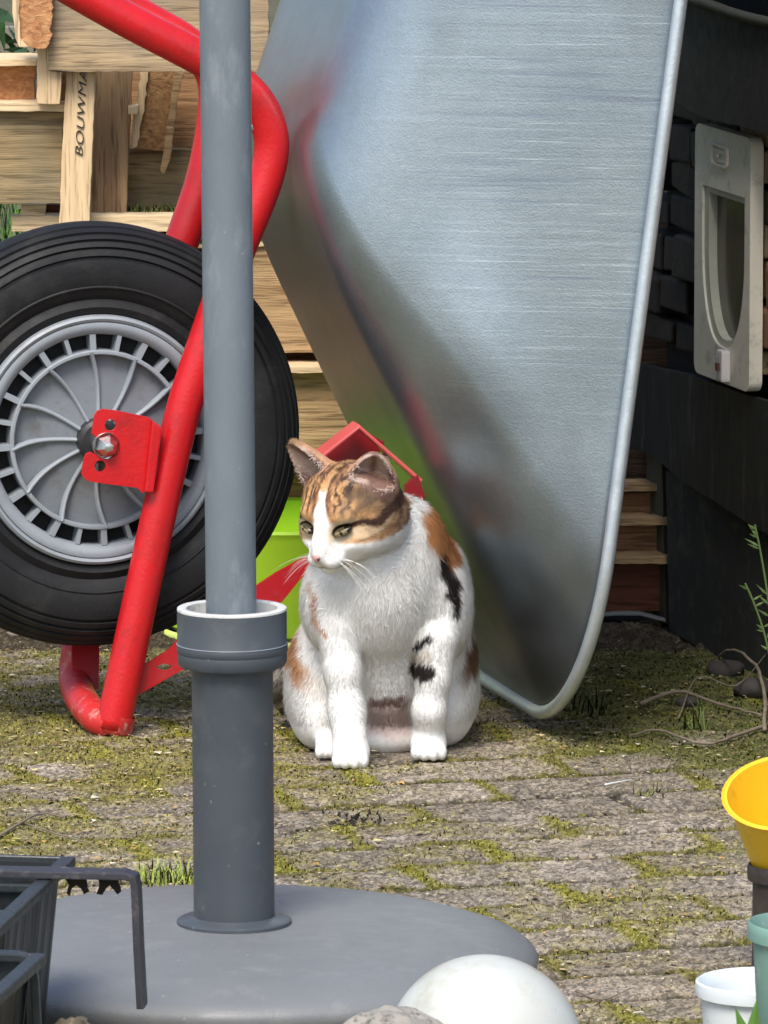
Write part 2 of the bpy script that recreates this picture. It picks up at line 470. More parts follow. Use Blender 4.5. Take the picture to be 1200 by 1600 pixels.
# ================================================================ GROUND
PH = math.radians(16)
def paving(X, Y):
    P = np.stack([X, Y, np.zeros_like(X)], 1)
    wx = X + (fbm(P, 9, 3, 3) - .5) * .010; wy = Y + (fbm(P, 9, 3, 4) - .5) * .008
    a = wx * math.cos(PH) + wy * math.sin(PH) + .022
    b = -wx * math.sin(PH) + wy * math.cos(PH) + .03
    row = np.floor(b / .10); fb = b / .10 - row
    aa = a / .20 + .5 * (row % 2) + .06 * np.sin(row * 12.9)
    cl = np.floor(aa); fa = aa - cl
    db = np.minimum(fb, 1 - fb) * .10; da = np.minimum(fa, 1 - fa) * .20
    ident = np.sin(row * 127.1 + cl * 311.7) * 43758.5; ident = ident - np.floor(ident)
    d = np.minimum(db, da)
    jn = np.maximum(sstep(.0110, .0045, db), sstep(.0075, .003, da))                      # joint mask
    jend = sstep(.016, .004, da)                    # end joints carry the moss
    n1 = fbm(P, 14, 5, 9); n2 = fbm(P, 55, 4, 11); n3 = fbm(P, 5, 3, 21); n4 = fbm(P, 170, 3, 13)
    region = .30 * sstep(.05, .30, X) * sstep(6.0, 6.3, Y) + .10 * sstep(-.1, -.3, X) + .16 * sstep(6.2, 6.6, Y)
    moss = sstep(.485, .70, n1 * .40 + n3 * .35 + n2 * .25 + region * .55 + jend * .26 * n3 + jn * .08)
    h = -.0055 * jn * (1 - .8 * moss) + .0016 * (ident - .5) + (n2 - .5) * .0014 + (n4 - .5) * .0016 + moss * (.001 + .004 * (n2 - .2))
    return h, jn, jend, moss, ident, n1, n2, n3, n4, P
SOIL_Y = 6.84
def ground_h(x, y):
    return float(paving(np.array([x]), np.array([y]))[0][0])
xs = np.concatenate([np.arange(-2.0, -.6, .05), np.arange(-.6, .6, .003), np.arange(.6, 2.0, .05)])
ys = np.concatenate([np.arange(2.5, 4.8, .05), np.arange(4.8, 7.0, .0038), np.arange(7.0, 8.0, .05)])
GX, GY = np.meshgrid(xs, ys); gx = GX.ravel(); gy = GY.ravel()
h, jn, jend, moss, ident, n1, n2, n3, n4, P = paving(gx, gy)
soil = sstep(0, .03, gy - SOIL_Y + (n1 - .5) * .03)
h = h * (1 - soil) + soil * ((n2 - .5) * .02 + (n1 - .5) * .03 + .004)
h = h - h.max() * 0 - .001
def c3(*v): return np.array(v)[None, :]
base = c3(.315, .268, .215) * (.78 + .40 * ident[:, None]) * (.5 + 1.0 * n4[:, None]) * (.6 + .8 * n2[:, None])
base = base * (1 - .16 * n1[:, None])
olive = c3(.27, .225, .11)
left = (sstep(.05, -.25, gx) * .55 + .2)[:, None] * sstep(.35, .6, n1)[:, None]
base = base * (1 - left) + olive * left * (.7 + .6 * n2[:, None])
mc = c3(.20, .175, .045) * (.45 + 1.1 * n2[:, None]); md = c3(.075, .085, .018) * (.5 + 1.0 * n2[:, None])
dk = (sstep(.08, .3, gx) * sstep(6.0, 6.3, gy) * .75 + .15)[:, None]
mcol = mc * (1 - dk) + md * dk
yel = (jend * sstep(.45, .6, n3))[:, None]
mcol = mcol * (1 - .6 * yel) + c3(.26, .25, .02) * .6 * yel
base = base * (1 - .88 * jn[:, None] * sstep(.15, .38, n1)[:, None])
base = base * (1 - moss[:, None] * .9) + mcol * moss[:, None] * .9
base = base * (1 - soil[:, None]) + c3(.075, .058, .038) * (.3 + 1.4 * n2[:, None]) * soil[:, None]
base = np.clip(base, .006, .8)
nx, ny = len(xs), len(ys)
ii = np.arange(nx * ny).reshape(ny, nx)
FQ = np.stack([ii[:-1, :-1], ii[:-1, 1:], ii[1:, 1:], ii[1:, :-1]], -1).reshape(-1, 4)
def fast_mesh(name, V, FA, colors, mat, kind=None, loc=(0, 0, 0), parent=None, smooth=True, normals=None):
    me = bpy.data.meshes.new(name)
    V = np.asarray(V, dtype=np.float32) - np.array(loc, dtype=np.float32)
    k = FA.shape[1]
    me.vertices.add(len(V)); me.vertices.foreach_set('co', V.ravel())
    me.loops.add(FA.size); me.loops.foreach_set('vertex_index', FA.astype(np.int32).ravel())
    me.polygons.add(len(FA)); me.polygons.foreach_set('loop_start', np.arange(0, FA.size, k, dtype=np.int32))
    me.polygons.foreach_set('loop_total', np.full(len(FA), k, dtype=np.int32))
    me.update(calc_edges=True)
    me.polygons.foreach_set('use_smooth', np.full(len(FA), smooth))
    if colors is not None:
        ca = me.color_attributes.new('Col', 'FLOAT_COLOR', 'POINT')
        cc = np.ones((len(V), 4), dtype=np.float32); cc[:, :3] = colors
        ca.data.foreach_set('color', cc.ravel())
    if normals is not None:
        me.normals_split_custom_set_from_vertices(np.asarray(normals, dtype=np.float32))
    me.materials.append(mat)
    o = bpy.data.objects.new(name, me); col.objects.link(o)
    if parent is not None: o.parent = parent
    else: o.location = loc
    if kind: o['kind'] = kind
    return o
M_pave = paving_mat()
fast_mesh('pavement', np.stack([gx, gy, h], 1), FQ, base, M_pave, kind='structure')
def lawn_mat():
    m, nt, b = new_mat('lawn_ground')
    v = coords(nt)
    c = ramp(nt, noise(nt, v, 2.5, 8, .7), [(.3, (.07, .065, .035)), (.7, (.13, .125, .065))])
    L(nt, c, b.inputs['Base Color']); b.inputs['Roughness'].default_value = 1
    bump(nt, b, noise(nt, v, 60, 5), 1, .02); return m
V = [(-150, -150, -.035), (150, -150, -.035), (150, 150, -.035), (-150, 150, -.035)]
gr = mesh_obj('ground', V, [(0, 1, 2, 3)], lawn_mat()); gr['kind'] = 'structure'

# loose litter, moss blades -------------------------------------------------
M_lit = vcol('loose_litter', rough=.85, bstr=0, var=.3)
def sample_ground(n, fn=None):
    x = rng.uniform(-.62, .62, n); y = rng.uniform(4.9, 6.86, n)
    r = paving(x, y)
    return x, y, r
nL = 26000
x, y, r = sample_ground(nL)
dens = .25 + .5 * sstep(.1, -.25, x) + .3 * sstep(.5, .7, r[5])
keep = rng.random(nL) < dens
x, y, hh = x[keep], y[keep], r[0][keep]
n = len(x)
sz = rng.gamma(1.6, .00075, n) + .0009; ang = rng.uniform(0, 6.28, n); asp = rng.uniform(.25, .75, n)
pal = np.array([(.62, .52, .30), (.70, .60, .38), (.48, .40, .22), (.66, .58, .24), (.33, .24, .13), (.20, .13, .07), (.75, .70, .58), (.55, .33, .12)])
lc = pal[rng.choice(len(pal), n, p=[.12, .08, .16, .10, .22, .20, .04, .08])] * rng.uniform(.6, 1.1, (n, 1))
Vl = np.zeros((n, 4, 3)); cx = [(-1, -.6), (1, -1), (.8, 1), (-.7, .5)]
zt = rng.uniform(-.6, .6, (n, 2))
for k, (a, b) in enumerate(cx):
    u = a * sz; w = b * sz * asp
    Vl[:, k, 0] = x + u * np.cos(ang) - w * np.sin(ang)
    Vl[:, k, 1] = y + u * np.sin(ang) + w * np.cos(ang)
    Vl[:, k, 2] = hh + .0012 + .5 * np.abs(u * zt[:, 0] + w * zt[:, 1]) + .0006 * (k % 2)
fast_mesh('leaf_litter', Vl.reshape(-1, 3), np.arange(n * 4).reshape(-1, 4), np.repeat(lc, 4, 0), M_lit, kind='stuff', smooth=False)

def blades(name, x, y, z, hgt, wid, colr, lean=.5, kind='stuff', mat=None, label=None, cat=None, loc=(0, 0, 0)):
    n = len(x); a = rng.uniform(0, 6.28, n); l = rng.uniform(0, lean, n) * hgt
    b2 = rng.uniform(0, 6.28, n)
    V = np.zeros((n, 5, 3))
    for k, (t, s) in enumerate(((0, -1), (0, 1), (.55, -.75), (.55, .75), (1, 0))):
        off = l * t * t
        V[:, k, 0] = x + np.cos(a) * wid * s + np.cos(b2) * off
        V[:, k, 1] = y + np.sin(a) * wid * s + np.sin(b2) * off
        V[:, k, 2] = z + hgt * t * np.sqrt(np.clip(1 - .5 * (l / np.maximum(hgt, 1e-5)) ** 2, .3, 1))
    I = np.arange(n)[:, None] * 5
    F1 = np.concatenate([I + np.array([[0, 1, 3]]), I + np.array([[0, 3, 2]]), I + np.array([[2, 3, 4]])])
    VV = V.reshape(-1, 3); nz = np.cross(VV[F1[:, 1]] - VV[F1[:, 0]], VV[F1[:, 2]] - VV[F1[:, 0]])[:, 2]; F1[nz < 0] = F1[nz < 0][:, ::-1]
    up_ = np.tile(np.array([[.0, -.25, 1.0]]), (len(VV), 1)) + rng.normal(0, .25, (len(VV), 3)); up_ /= np.linalg.norm(up_, axis=1, keepdims=True)
    o = fast_mesh(name, VV, F1, np.repeat(colr, 5, 0), mat or M_lit, smooth=True, loc=loc, normals=up_)
    tag(o, label, cat, None, kind); return o
nM = 90000
x, y, r = sample_ground(nM)
keep = rng.random(nM) < (r[3] * .85); x, y, hh, n2k = x[keep], y[keep], r[0][keep], r[6][keep]
n = len(x)
mm_ = sstep(.08, .3, x) * sstep(6.0, 6.3, y)
mcl = np.array([(.26, .24, .05)]) * (1 - mm_[:, None]) + np.array([(.10, .12, .03)]) * mm_[:, None]
mcl = mcl * rng.uniform(.5, 1.4, (n, 1))
blades('moss', x, y, hh - .001, rng.uniform(.0015, .004, n), rng.uniform(.0005, .0010, n), mcl, 1.3)

def grass_tuft(px, py, n, hmax, spread, colr=(.16, .26, .05), label=''):
    g = G(px, py)
    x = rng.normal(g.x, spread, n); y = rng.normal(g.y, spread * 1.3, n)
    hh = paving(x, y)[0]
    c = np.array([colr]) * rng.uniform(.5, 1.5, (n, 1)) * np.array([[1, 1, 1]]) + rng.uniform(0, .05, (n, 1)) * np.array([[1, .8, 0]])
    return blades('grass_tuft', x, y, hh - .001, rng.uniform(.3, 1, n) * hmax, rng.uniform(.0005, .0011, n), c, 1.1, kind=None,
                  label=label, cat='grass tuft', loc=(g.x, g.y, 0))
grass_tuft(262, 1374, 200, .019, .017, (.26, .34, .07), label='small bright grass tuft in the paving just left of the grey stand tube')
grass_tuft(915, 1112, 60, .030, .012, (.09, .13, .05), 'thin dark grass tuft just right of the tray tip')
grass_tuft(1090, 1140, 34, .04, .006, (.13, .18, .06), 'sparse grass tuft among the twigs below the mossy panel')
grass_tuft(905, 985, 40, .02, .010, (.10, .13, .04), 'short faint grass tuft at the foot of the boards right of the tray')
grass_tuft(1008, 1240, 30, .012, .007, (.16, .18, .05), 'low moss green tuft on the paving left of the yellow pot')

# twigs ----------------------------------------------------------------------
def twig(pts, r, label, z=.004, mat=None):
    P = [G(a, b) + Vector((0, 0, ground_h(G(a, b).x, G(a, b).y) + z + (c[2] if False else 0))) for a, b in [(p[0], p[1]) for p in pts] for c in [(0, 0, 0)]]
    for i, p in enumerate(pts):
        if len(p) > 2: P[i].z += p[2]
    S = spline(P, 5)
    for s in S[1:-1]: s += Vector((random.uniform(-1, 1), random.uniform(-1, 1), random.uniform(-.4, .4))) * r * .5
    R = [r * (1 - .6 * i / len(S)) for i in range(len(S))]
    V, Fc = tube(S, R, 8)
    o = mesh_obj('twig', V, Fc, mat or M_twig, loc=P[0], smooth=True)
    tag(o, label, 'twig', None)
twig([(-10, 1318), (40, 1292), (70, 1280), (98, 1286)], .0016, 'pale forked twig lying flat behind the black planter')
twig([(40, 1296), (90, 1312), (150, 1330)], .0012, 'thin dark twig lying just before the pale twig at the left edge')
twig([(1200, 1142), (1150, 1158), (1100, 1170), (1030, 1150), (985, 1158)], .0022, 'long pale curved twig across the moss before the mossy panel')
twig([(1000, 1108), (1060, 1100, .006), (1130, 1112), (1190, 1130)], .0024, 'dark thicker branch lying under the mossy panel')
twig([(1195, 1150, .0), (1190, 1100, .02), (1160, 1075, .028), (1130, 1060, .02), (1120, 1050, .0)], .0021, 'pale crooked root standing up from the ground at the right edge')
twig([(1060, 1130), (1090, 1085, .012), (1150, 1095, .01), (1200, 1060, .02)], .0011, 'thin arched twig crossing over the dark branch')
twig([(945, 1232), (970, 1228), (988, 1224)], .0009, 'tiny pale bent straw on the paving right of the cat', mat=M_white)
twig([(900, 1555), (940, 1560), (985, 1552)], .0012, 'pale straw on a mossy joint left of the white pot')
# dark clump of dead leaves in front of the cat
random.seed(5)
g0 = G(555, 1290); mb = MB()
for k in range(46):
    c = g0 + Vector((random.gauss(0, .009) + random.choice((-.010, .012)), random.gauss(0, .010), abs(random.gauss(0, .006))))
    e = Vector((random.uniform(-1, 1), random.uniform(-1, 1), random.uniform(.2, 1))).normalized()
    f = e.orthogonal().normalized(); s = random.uniform(.003, .006)
    mb.add([c - f * s * .4, c + e * s, c + f * s * .4, c - e * s * .6 + Vector((0, 0, .002))], [(0, 1, 2), (0, 2, 3)])
tag(mb.build('dead_leaf_clump', plastic('dead_leaf', (.025, .018, .014), rough=.9), loc=g0), 'small dark clump of dead leaves on the paving in front of the cat', 'leaf clump')
# stones along the soil edge
random.seed(3)
def stone(c, rx, ry, rz, mat, seed, name='stone', label=None, grp=None, loc=None, amp=.35, sub=3):
    bm = bmesh.new(); bmesh.ops.create_icosphere(bm, subdivisions=sub, radius=1)
    V = np.array([v.co[:] for v in bm.verts]); Fc = [[v.index for v in f.verts] for f in bm.faces]; bm.free()
    d = 1 + (fbm(V * .5, 2.2, 4, seed) - .5) * amp * 2
    V = V * d[:, None] * np.array([[rx, ry, rz]]) + np.array([c])
    o = mesh_obj(name, V, Fc, mat, smooth=True, loc=Vector((c[0], c[1], c[2] - rz * .8)))
    tag(o, label, 'stone', grp); return o
M_st = plastic('garden_stone', (.20, .17, .13), (.10, .085, .07), rough=.9, scale=25, bscale=120, bstr=1)
stl = [(22, 1000, 'small pale stone at the left edge below the tyre'), (52, 996, 'round pale stone in the soil below the tyre, second from the left edge'),
       (78, 1003, 'small dark stone in the soil just left of the red nose bracket')]
for i, (px, py, lb) in enumerate(stl):
    g = G(px, py); s = random.uniform(.008, .013)
    stone((g.x, g.y, s * .5), s, s, s * .7, M_st, 30 + i, label=lb, grp='stones in the soil below the wheel')
for i, (px, py, s, lb) in enumerate([(1135, 1056, .020, 'dark rounded stone in the shade below the mossy panel'), (1180, 1088, .022, 'large dark stone at the right edge under the crooked root'), (1075, 1104, .012, 'small dark stone beside the thin arched twig')]):
    g = G(px, py)
    stone((g.x, g.y, s * .3), s, s, s * .55, plastic('dark_stone', (.05, .045, .04), rough=.9, scale=30, bscale=100, bstr=1), 60 + i, label=lb, grp='dark stones by the cat house')

# ================================================================ WHEELBARROW
PSI = math.radians(14)
bu = Vector((-math.sin(PSI), math.cos(PSI), 0))       # across the barrow (away from the camera)
bv = Vector((math.cos(PSI), math.sin(PSI), 0))        # in plane, to the right
bz = Vector((0, 0, 1))
RT_ = .0172
BO = G(172, 1150)
BO = Vector((BO.x, BO.y, 0))
def B(px, py, w): return plane_pt(px, py, BO + bu * w, bu)
wb = empty('wheelbarrow', BO, 'upended wheelbarrow with red tube frame, grey spoked wheel and galvanised tray', 'wheelbarrow')

near = [(60, -48), (190, 26), (312, 90), (366, 124), (400, 156), (419, 194), (424, 236), (411, 292), (372, 390), (342, 474), (299, 599), (279, 670), (250, 795), (201, 1022), (176, 1138)]
npth = spline([B(x, y, 0) for x, y in near], 8)
V, Fc = tube(npth, RT_, 24)
frame = mesh_obj('frame_tube', V, Fc, M_red, wb, smooth=True)
far = [(25, -60), (150, -10), (240, 36), (300, 74), (334, 122), (334, 192), (317, 280), (291, 358), (262, 440), (232, 560), (200, 660), (165, 760), (140, 900), (124, 985)]
V, Fc = tube(spline([B(x, y, .15) for x, y in far], 8), RT_, 24)
mesh_obj('frame_tube', V, Fc, M_red, wb, smooth=True)
# nose: flattened hoop from near tube across to the far tube
nose = [B(178, 1128, 0), B(160, 1122, .01), B(140, 1105, .05), B(120, 1080, .12), B(118, 1050, .145), B(124, 1005, .15)]
V, Fc = tube(spline(nose, 6), 1, 20, flat=(.0185, .0125), up=Vector((bu * .2 - bv * .1 + bz).normalized()))
V2, F2 = tube(spline([B(176, 1132, -.001), B(150, 1120, .02), B(128, 1094, .085), B(117, 1060, .14), B(122, 1010, .15)], 6), .0160, 20)
mesh_obj('nose_hoop', V2, F2, M_redchip, wb, smooth=True)
V, Fc = prism([B(112, 1006, .135), B(156, 1006, .135), B(154, 1078, .12), B(112, 1078, .12)], bu * .004)
mesh_obj('nose_plate', V, Fc, M_darkred, wb, bevel=.001)
V, Fc = lathe([(0, .0), (.012, 0), (.0172, .004), (.0172, .02)], B(178, 1148, 0), (npth[-2] - npth[-1]).normalized(), n=24)
mesh_obj('tube_end', V, Fc, M_redchip, wb, smooth=True)

# braces: flat steel, cut outlines lying in the barrow's own plane
def inplane(name, pts, w, thick, mat, holes=(), parent=wb, bevel=.0006):
    o0 = BO + bu * w
    def uv(px, py):
        p = B(px, py, w) - o0; return (p.dot(bv), p.z)
    V, Fc = plate([uv(*p) for p in pts], [[uv(*p) for p in hh_] for hh_ in holes], thick)
    V = [o0 + bv * v.x + bz * v.y + bu * v.z for v in V]
    return mesh_obj(name, V, Fc, mat, parent, bevel=bevel)
inplane('brace_plate', [(205, 1032), (222, 1040), (262, 1016), (292, 985), (330, 960), (400, 915), (430, 895), (470, 873), (492, 868), (505, 890), (470, 903), (442, 938), (405, 972), (350, 1015), (318, 1040), (288, 1044), (250, 1066), (208, 1090), (196, 1085)],
        .006, .004, M_darkred, holes=[[(243, 1041), (256, 1036), (268, 1040), (262, 1047), (248, 1046)]])
# apex bracket behind the cat's head
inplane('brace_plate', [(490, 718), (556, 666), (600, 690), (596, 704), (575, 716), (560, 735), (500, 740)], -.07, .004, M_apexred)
def bar(name, pts, w, half, thick, mat):
    P = [B(x, y, w) for x, y in pts]
    V, Fc = tube(P, 1, 16, flat=(half, thick), up=bu)
    return mesh_obj(name, V, Fc, mat, wb, smooth=False)
bar('brace_lit_edge', [(488, 718), (556, 664), (652, 748), (638, 764)], -.10, .016, .0022, plastic('lit_red_edge', (.62, .10, .09), rough=.35))  # lit top edge of the bracket, painted as a paler red
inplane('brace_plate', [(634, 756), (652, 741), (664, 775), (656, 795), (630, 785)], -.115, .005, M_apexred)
V, Fc = lathe([(0, -.008), (.0055, -.008), (.0065, -.003), (.0065, .004)], B(598, 718, -.09), bu, n=6)
mesh_obj('bolt', V, Fc, M_bolt, wb)
V, Fc = lathe([(0, -.004), (.004, -.003), (.005, 0)], B(396, 197, -.002), bu, n=12)
mesh_obj('bolt', V, Fc, M_bolt, wb)

# wheel -----------------------------------------------------------------------
WC = B(155, 688, .030)          # centre of the near rim face
whl = empty('wheel', WC - wb.location); whl.parent = wb
tw = .047; TC = WC + bu * .047
TR = .2085
pr = [(.1215, -.040), (.124, -.0435), (.130, -.0462)]
for k in range(331):
    ph_ = math.radians(-124 + 248 * k / 330)
    t = .0500 * math.copysign(abs(math.sin(ph_)) ** .92, math.sin(ph_)); rr = .1640 + (TR - .1640) * math.copysign(abs(math.cos(ph_)) ** .88, math.cos(ph_))
    if rr < .133: continue
    dg = min(abs(math.degrees(ph_) - q) for q in (-74, -62, -50, -37, -23, -8, 8, 23, 37, 50, 62, 74))
    if dg < 2.3:
        rr -= .0030 * math.cos(ph_) * (1 if dg < 1.5 else .7); t -= .0030 * math.sin(ph_) * (1 if dg < 1.5 else .7)
    pr.append((rr, t))
pr += [(.130, .0462), (.124, .0435), (.1215, .040)]
V, Fc = lathe(pr, TC, bu, ex=bz, n=128)
mesh_obj('tyre', V, Fc, M_rubber, whl, smooth=True, auto=30)
# moulded size ring on the side wall (plain raised ribs)
V, Fc = lathe([(.148, -.0480), (.1485, -.0493), (.1500, -.0496), (.1510, -.0486)], TC, bu, ex=bz, n=128)
mesh_obj('tyre_rib', V, Fc, M_rubber, whl, smooth=True)
rp = [(.1225, .016), (.1225, .004), (.1215, -.001), (.119, -.003), (.1165, -.0015), (.1158, .0006), (.1150, -.0012), (.112, -.002), (.1085, -.001), (.1045, .002), (.1030, .006), (.1030, .03)]
V, Fc = lathe(rp, WC, bu, ex=bz, n=128)
rim = mesh_obj('rim', V, Fc, M_rim, whl, smooth=True, auto=40)
V, Fc = lathe([(.0835, .012), (.0835, .0015), (.0845, .0005), (.0870, .0005), (.0880, .0015), (.0880, .025)], WC, bu, ex=bz, n=96)
mesh_obj('rim_ring', V, Fc, M_rim, rim, smooth=True, auto=40)
V, Fc = lathe([(.018, .006), (.03, .0085), (.06, .0115), (.080, .0125), (.0850, .0125)], WC, bu, ex=bz, n=96)
mesh_obj('wheel_web', V, Fc, M_rimd, rim, smooth=True)
V, Fc = lathe([(.0860, .022), (.1045, .022)], WC, bu, ex=bz, n=96)
mesh_obj('rim_recess', V, Fc, M_black, rim)
def polar(r, a, d): return WC + bu * d + bv * (r * math.cos(a)) + bz * (r * math.sin(a))
for k in range(12):
    a0 = math.radians(93 + 30 * k) - .07
    pts = [polar(.018 + (.086 - .018) * t, a0 + .10 * t ** 1.6 - .03 * math.sin(t * 3.14), .0035 + .0055 * math.sin(t * 3.14) ** .8 - .0025 * t) for t in [i / 8 for i in range(9)]]
    V, Fc = tube(pts, 1, 12, flat=(.0014, .0065), up=None)
    mb = MB(); S = pts
    prof = [(-.0026, .006), (-.0016, -.0012), (0, -.0022), (.0016, -.0012), (.0026, .006)]
    VV = []; FF = []
    for i, p in enumerate(S):
        t = ((S[min(i + 1, 8)] - S[max(i - 1, 0)])).normalized(); sd_ = bu.cross(t).normalized()
        for (s, d) in prof: VV.append(p + sd_ * s + bu * d)
    for i in range(8):
        for j in range(4): FF.append((i * 5 + j, i * 5 + j + 1, (i + 1) * 5 + j + 1, (i + 1) * 5 + j))
    mesh_obj('spoke', VV, FF, M_rim, rim, smooth=True)
mb = MB()
for k in range(24):
    a = math.radians(93 + 15 * k)
    er = bv * math.cos(a) + bz * math.sin(a); et = -bv * math.sin(a) + bz * math.cos(a)
    hw = .0030 if k % 2 == 0 else .0022
    V, Fc = box(WC + er * .0955 + bu * .012, er, et, bu, .0082, hw, .0098); mb.add(V, Fc)
mb.build('rim_window_ribs', M_rim, rim, bevel=.0005)
V, Fc = lathe([(.0, -.010), (.018, -.010), (.0215, -.007), (.0215, .012)], WC, bu, ex=bz, n=48)
mesh_obj('hub', V, Fc, M_hub, whl, smooth=True, auto=40)
V, Fc = lathe([(.0, .104), (.018, .104), (.0215, .10), (.0215, .085)], WC, bu, ex=bz, n=32)
mesh_obj('hub', V, Fc, M_hub, whl, smooth=True, auto=40)
V, Fc = lathe([(.1225, .078), (.1225, .09), (.119, .096), (.1045, .09), (.10, .084), (.02, .084)], WC, bu, ex=bz, n=96)
mesh_obj('rim', V, Fc, M_rimd, whl, smooth=True, auto=40)

# bracket with axle bolt
def circ(cx, cy, r, n=16, a0=0): return [(cx + r * math.cos(a0 + 2 * math.pi * k / n), cy + r * math.sin(a0 + 2 * math.pi * k / n)) for k in range(n)]
inplane('axle_bracket', [(147, 650), (152, 642), (160, 639), (180, 641), (205, 646), (232, 652), (240, 660), (249, 664), (251, 680), (232, 764), (222, 770), (214, 762), (160, 755), (140, 752), (131, 747), (127, 740), (131, 716), (134, 709), (141, 706), (149, 710), (156, 716), (168, 718), (176, 712), (181, 700), (176, 688), (168, 684), (158, 684), (150, 683), (143, 677)],
        -.012, .004, M_red, holes=[circ(172, 664, 9), circ(156, 728, 9)])
inplane('bracket_flange', [(236, 655), (252, 668), (238, 768), (224, 768)], -.016, .012, M_red, bevel=.002)
ac = B(167, 697, -.016)
hexp = [(0, -.012), (.0045, -.0105), (.010, -.004), (.0125, .001), (.0125, .006)]
V, Fc = lathe(hexp, ac, bu, ex=(bv + bz * .3), n=6)
V2, F2 = lathe([(.0125, .0), (.0133, .0015), (.0133, .005), (.009, .006), (.009, .12)], ac, bu, n=32)
mb = MB(); mb.add(V, Fc).add(V2, F2)
mb.build('axle_nut', M_bolt, wb, smooth=True, auto=25, bevel=0)

# tray -------------------------------------------------------------------------
def vz(p): p = p - BO; return np.array([p.dot(bv), p.z])
WN = -.235                       # near rim plane
WMID = .075
r_top = vz(B(1046, 0, WN)); r_low = vz(B(922, 955, WN))
Ld = (r_top - r_low); Ld /= np.linalg.norm(Ld); Hd = np.array([-Ld[1], Ld[0]])   # Hd points left
tip = vz(B(850, 1122, -.10))
L0 = (tip - r_low) @ Ld
def LH(p): d = vz(p) - r_low; return float(d @ Ld), float(d @ Hd)
b_f = LH(B(468, 305, -.105)); b_t = LH(B(572, 0, -.105))
wr = WMID - WN; wbm = WMID + .105
def tray_pt(l, hgt, w):
    p = r_low + Ld * l + Hd * hgt
    return BO + bv * float(p[0]) + bz * float(p[1]) + bu * float(w)
rim_f = L0 + .024; rim_b = L0 + 1.02
bot_f = b_f[0] - .0; bot_b = rim_b - .14
slope = (b_t[1] - b_f[1]) / (b_t[0] - b_f[0])
def Hb(l): return b_f[1] + slope * (l - b_f[0])
def rrect(l0, l1, hw, r, n=14, bow=0.0, wc=WMID):
    pts = []
    for (cl, cw, a0) in ((l0 + r, hw - r, 90), (l0 + r, -(hw - r), 180), (l1 - r, -(hw - r), 270), (l1 - r, hw - r, 0)):
        pass
    cs = [(l0 + r, -(hw - r), math.pi, 1.5 * math.pi), (l1 - r, -(hw - r), 1.5 * math.pi, 2 * math.pi), (l1 - r, hw - r, 0, .5 * math.pi), (l0 + r, hw - r, .5 * math.pi, math.pi)]
    segs = []
    for (cl, cw, a, b) in cs:
        segs.append([(cl + r * math.cos(a + (b - a) * k / n), cw + r * math.sin(a + (b - a) * k / n)) for k in range(n + 1)])
    out = []
    for i, s in enumerate(segs):
        out += s
        nx_ = segs[(i + 1) % 4][0]
        for k in range(1, 12):
            t = k / 12
            out.append((s[-1][0] + (nx_[0] - s[-1][0]) * t, s[-1][1] + (nx_[1] - s[-1][1]) * t))
    res = []
    for (l, w) in out:
        f = max(0, 1 - (abs(w) / hw) ** 2) if l < (l0 + l1) / 2 else 0
        res.append((l - bow * f * (1 if l < l0 + r * 1.01 else 0), w + wc))
    return res
rimP = rrect(rim_f, rim_b, wr, .165, bow=.003)
botP = rrect(bot_f, bot_b, wbm, .030)
inP = rrect(bot_f + .10, bot_b - .10, wbm - .075, .03)
rings = []
cl_, cw_ = (bot_f + bot_b) / 2, WMID
def rimpt(i, a=1.0):
    l, w = rimP[i]; return tray_pt(l, 0, w)
n_ = len(rimP)
rings.append([tray_pt(cl_ + (l - cl_) * .35, Hb(cl_ + (l - cl_) * .35), cw_ + (w - cw_) * .35) for l, w in inP])
rings.append([tray_pt(l, Hb(l) + .000, w) for l, w in inP])
FIL = .26
A0 = [tray_pt(*((bp[0] + (ip[0] - bp[0]) * .75), Hb(bp[0] + (ip[0] - bp[0]) * .75), bp[1] + (ip[1] - bp[1]) * .75)) for bp, ip in zip(botP, inP)]
Bc = [tray_pt(l, Hb(l), w) for l, w in botP]
Rm = [tray_pt(l, .0, w) for l, w in rimP]
for k in range(0, 13):
    t = k / 12
    rings.append([A0[i] * (1 - t) ** 2 + Bc[i] * 2 * t * (1 - t) + (Bc[i].lerp(Rm[i], FIL)) * t * t for i in range(n_)])
for k in range(1, 25):
    t = FIL + (1 - FIL) * k / 24
    ring = []
    for i in range(n_):
        p = Bc[i].lerp(Rm[i], t)
        # pressed relief near the front corners
        l, w = rimP[i]
        g = math.exp(-((l - rim_f - .19) / .075) ** 2) * math.exp(-((t - .55) / .16) ** 2)
        p = p + (bv * .2 - bu * .9).normalized() * (.010 * g if w < WMID else 0)
        g2 = math.exp(-((l - rim_f - .085) / .05) ** 2) * math.exp(-((t - .62) / .16) ** 2)
        p = p - (bv * .2 - bu * .9).normalized() * (.009 * g2 if w < WMID else 0)
        ring.append(p)
    rings.append(ring)
def out_dir(i):
    a = rimP[(i - 1) % n_]; b = rimP[(i + 1) % n_]
    t = np.array([b[0] - a[0], b[1] - a[1]]); t /= (np.linalg.norm(t) + 1e-9)
    return t[1], -t[0]                       # outward normal in (l, w)
for (o_, hh_) in ((.004, -.003), (.010, -.0045), (.017, -.0045)):
    ring = []
    for i in range(n_):
        nl, nw = out_dir(i); l, w = rimP[i]
        ring.append(tray_pt(l + nl * o_, hh_, w + nw * o_))
    rings.append(ring)
V = [p for r_ in rings for p in r_]; Fc = []
for i in range(len(rings) - 1):
    for k in range(n_):
        k2 = (k + 1) % n_
        Fc.append((i * n_ + k, i * n_ + k2, (i + 1) * n_ + k2, (i + 1) * n_ + k))
Fc.append(tuple(range(n_)))
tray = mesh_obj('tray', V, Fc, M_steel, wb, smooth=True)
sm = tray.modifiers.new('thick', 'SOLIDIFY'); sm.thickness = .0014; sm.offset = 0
pth = []
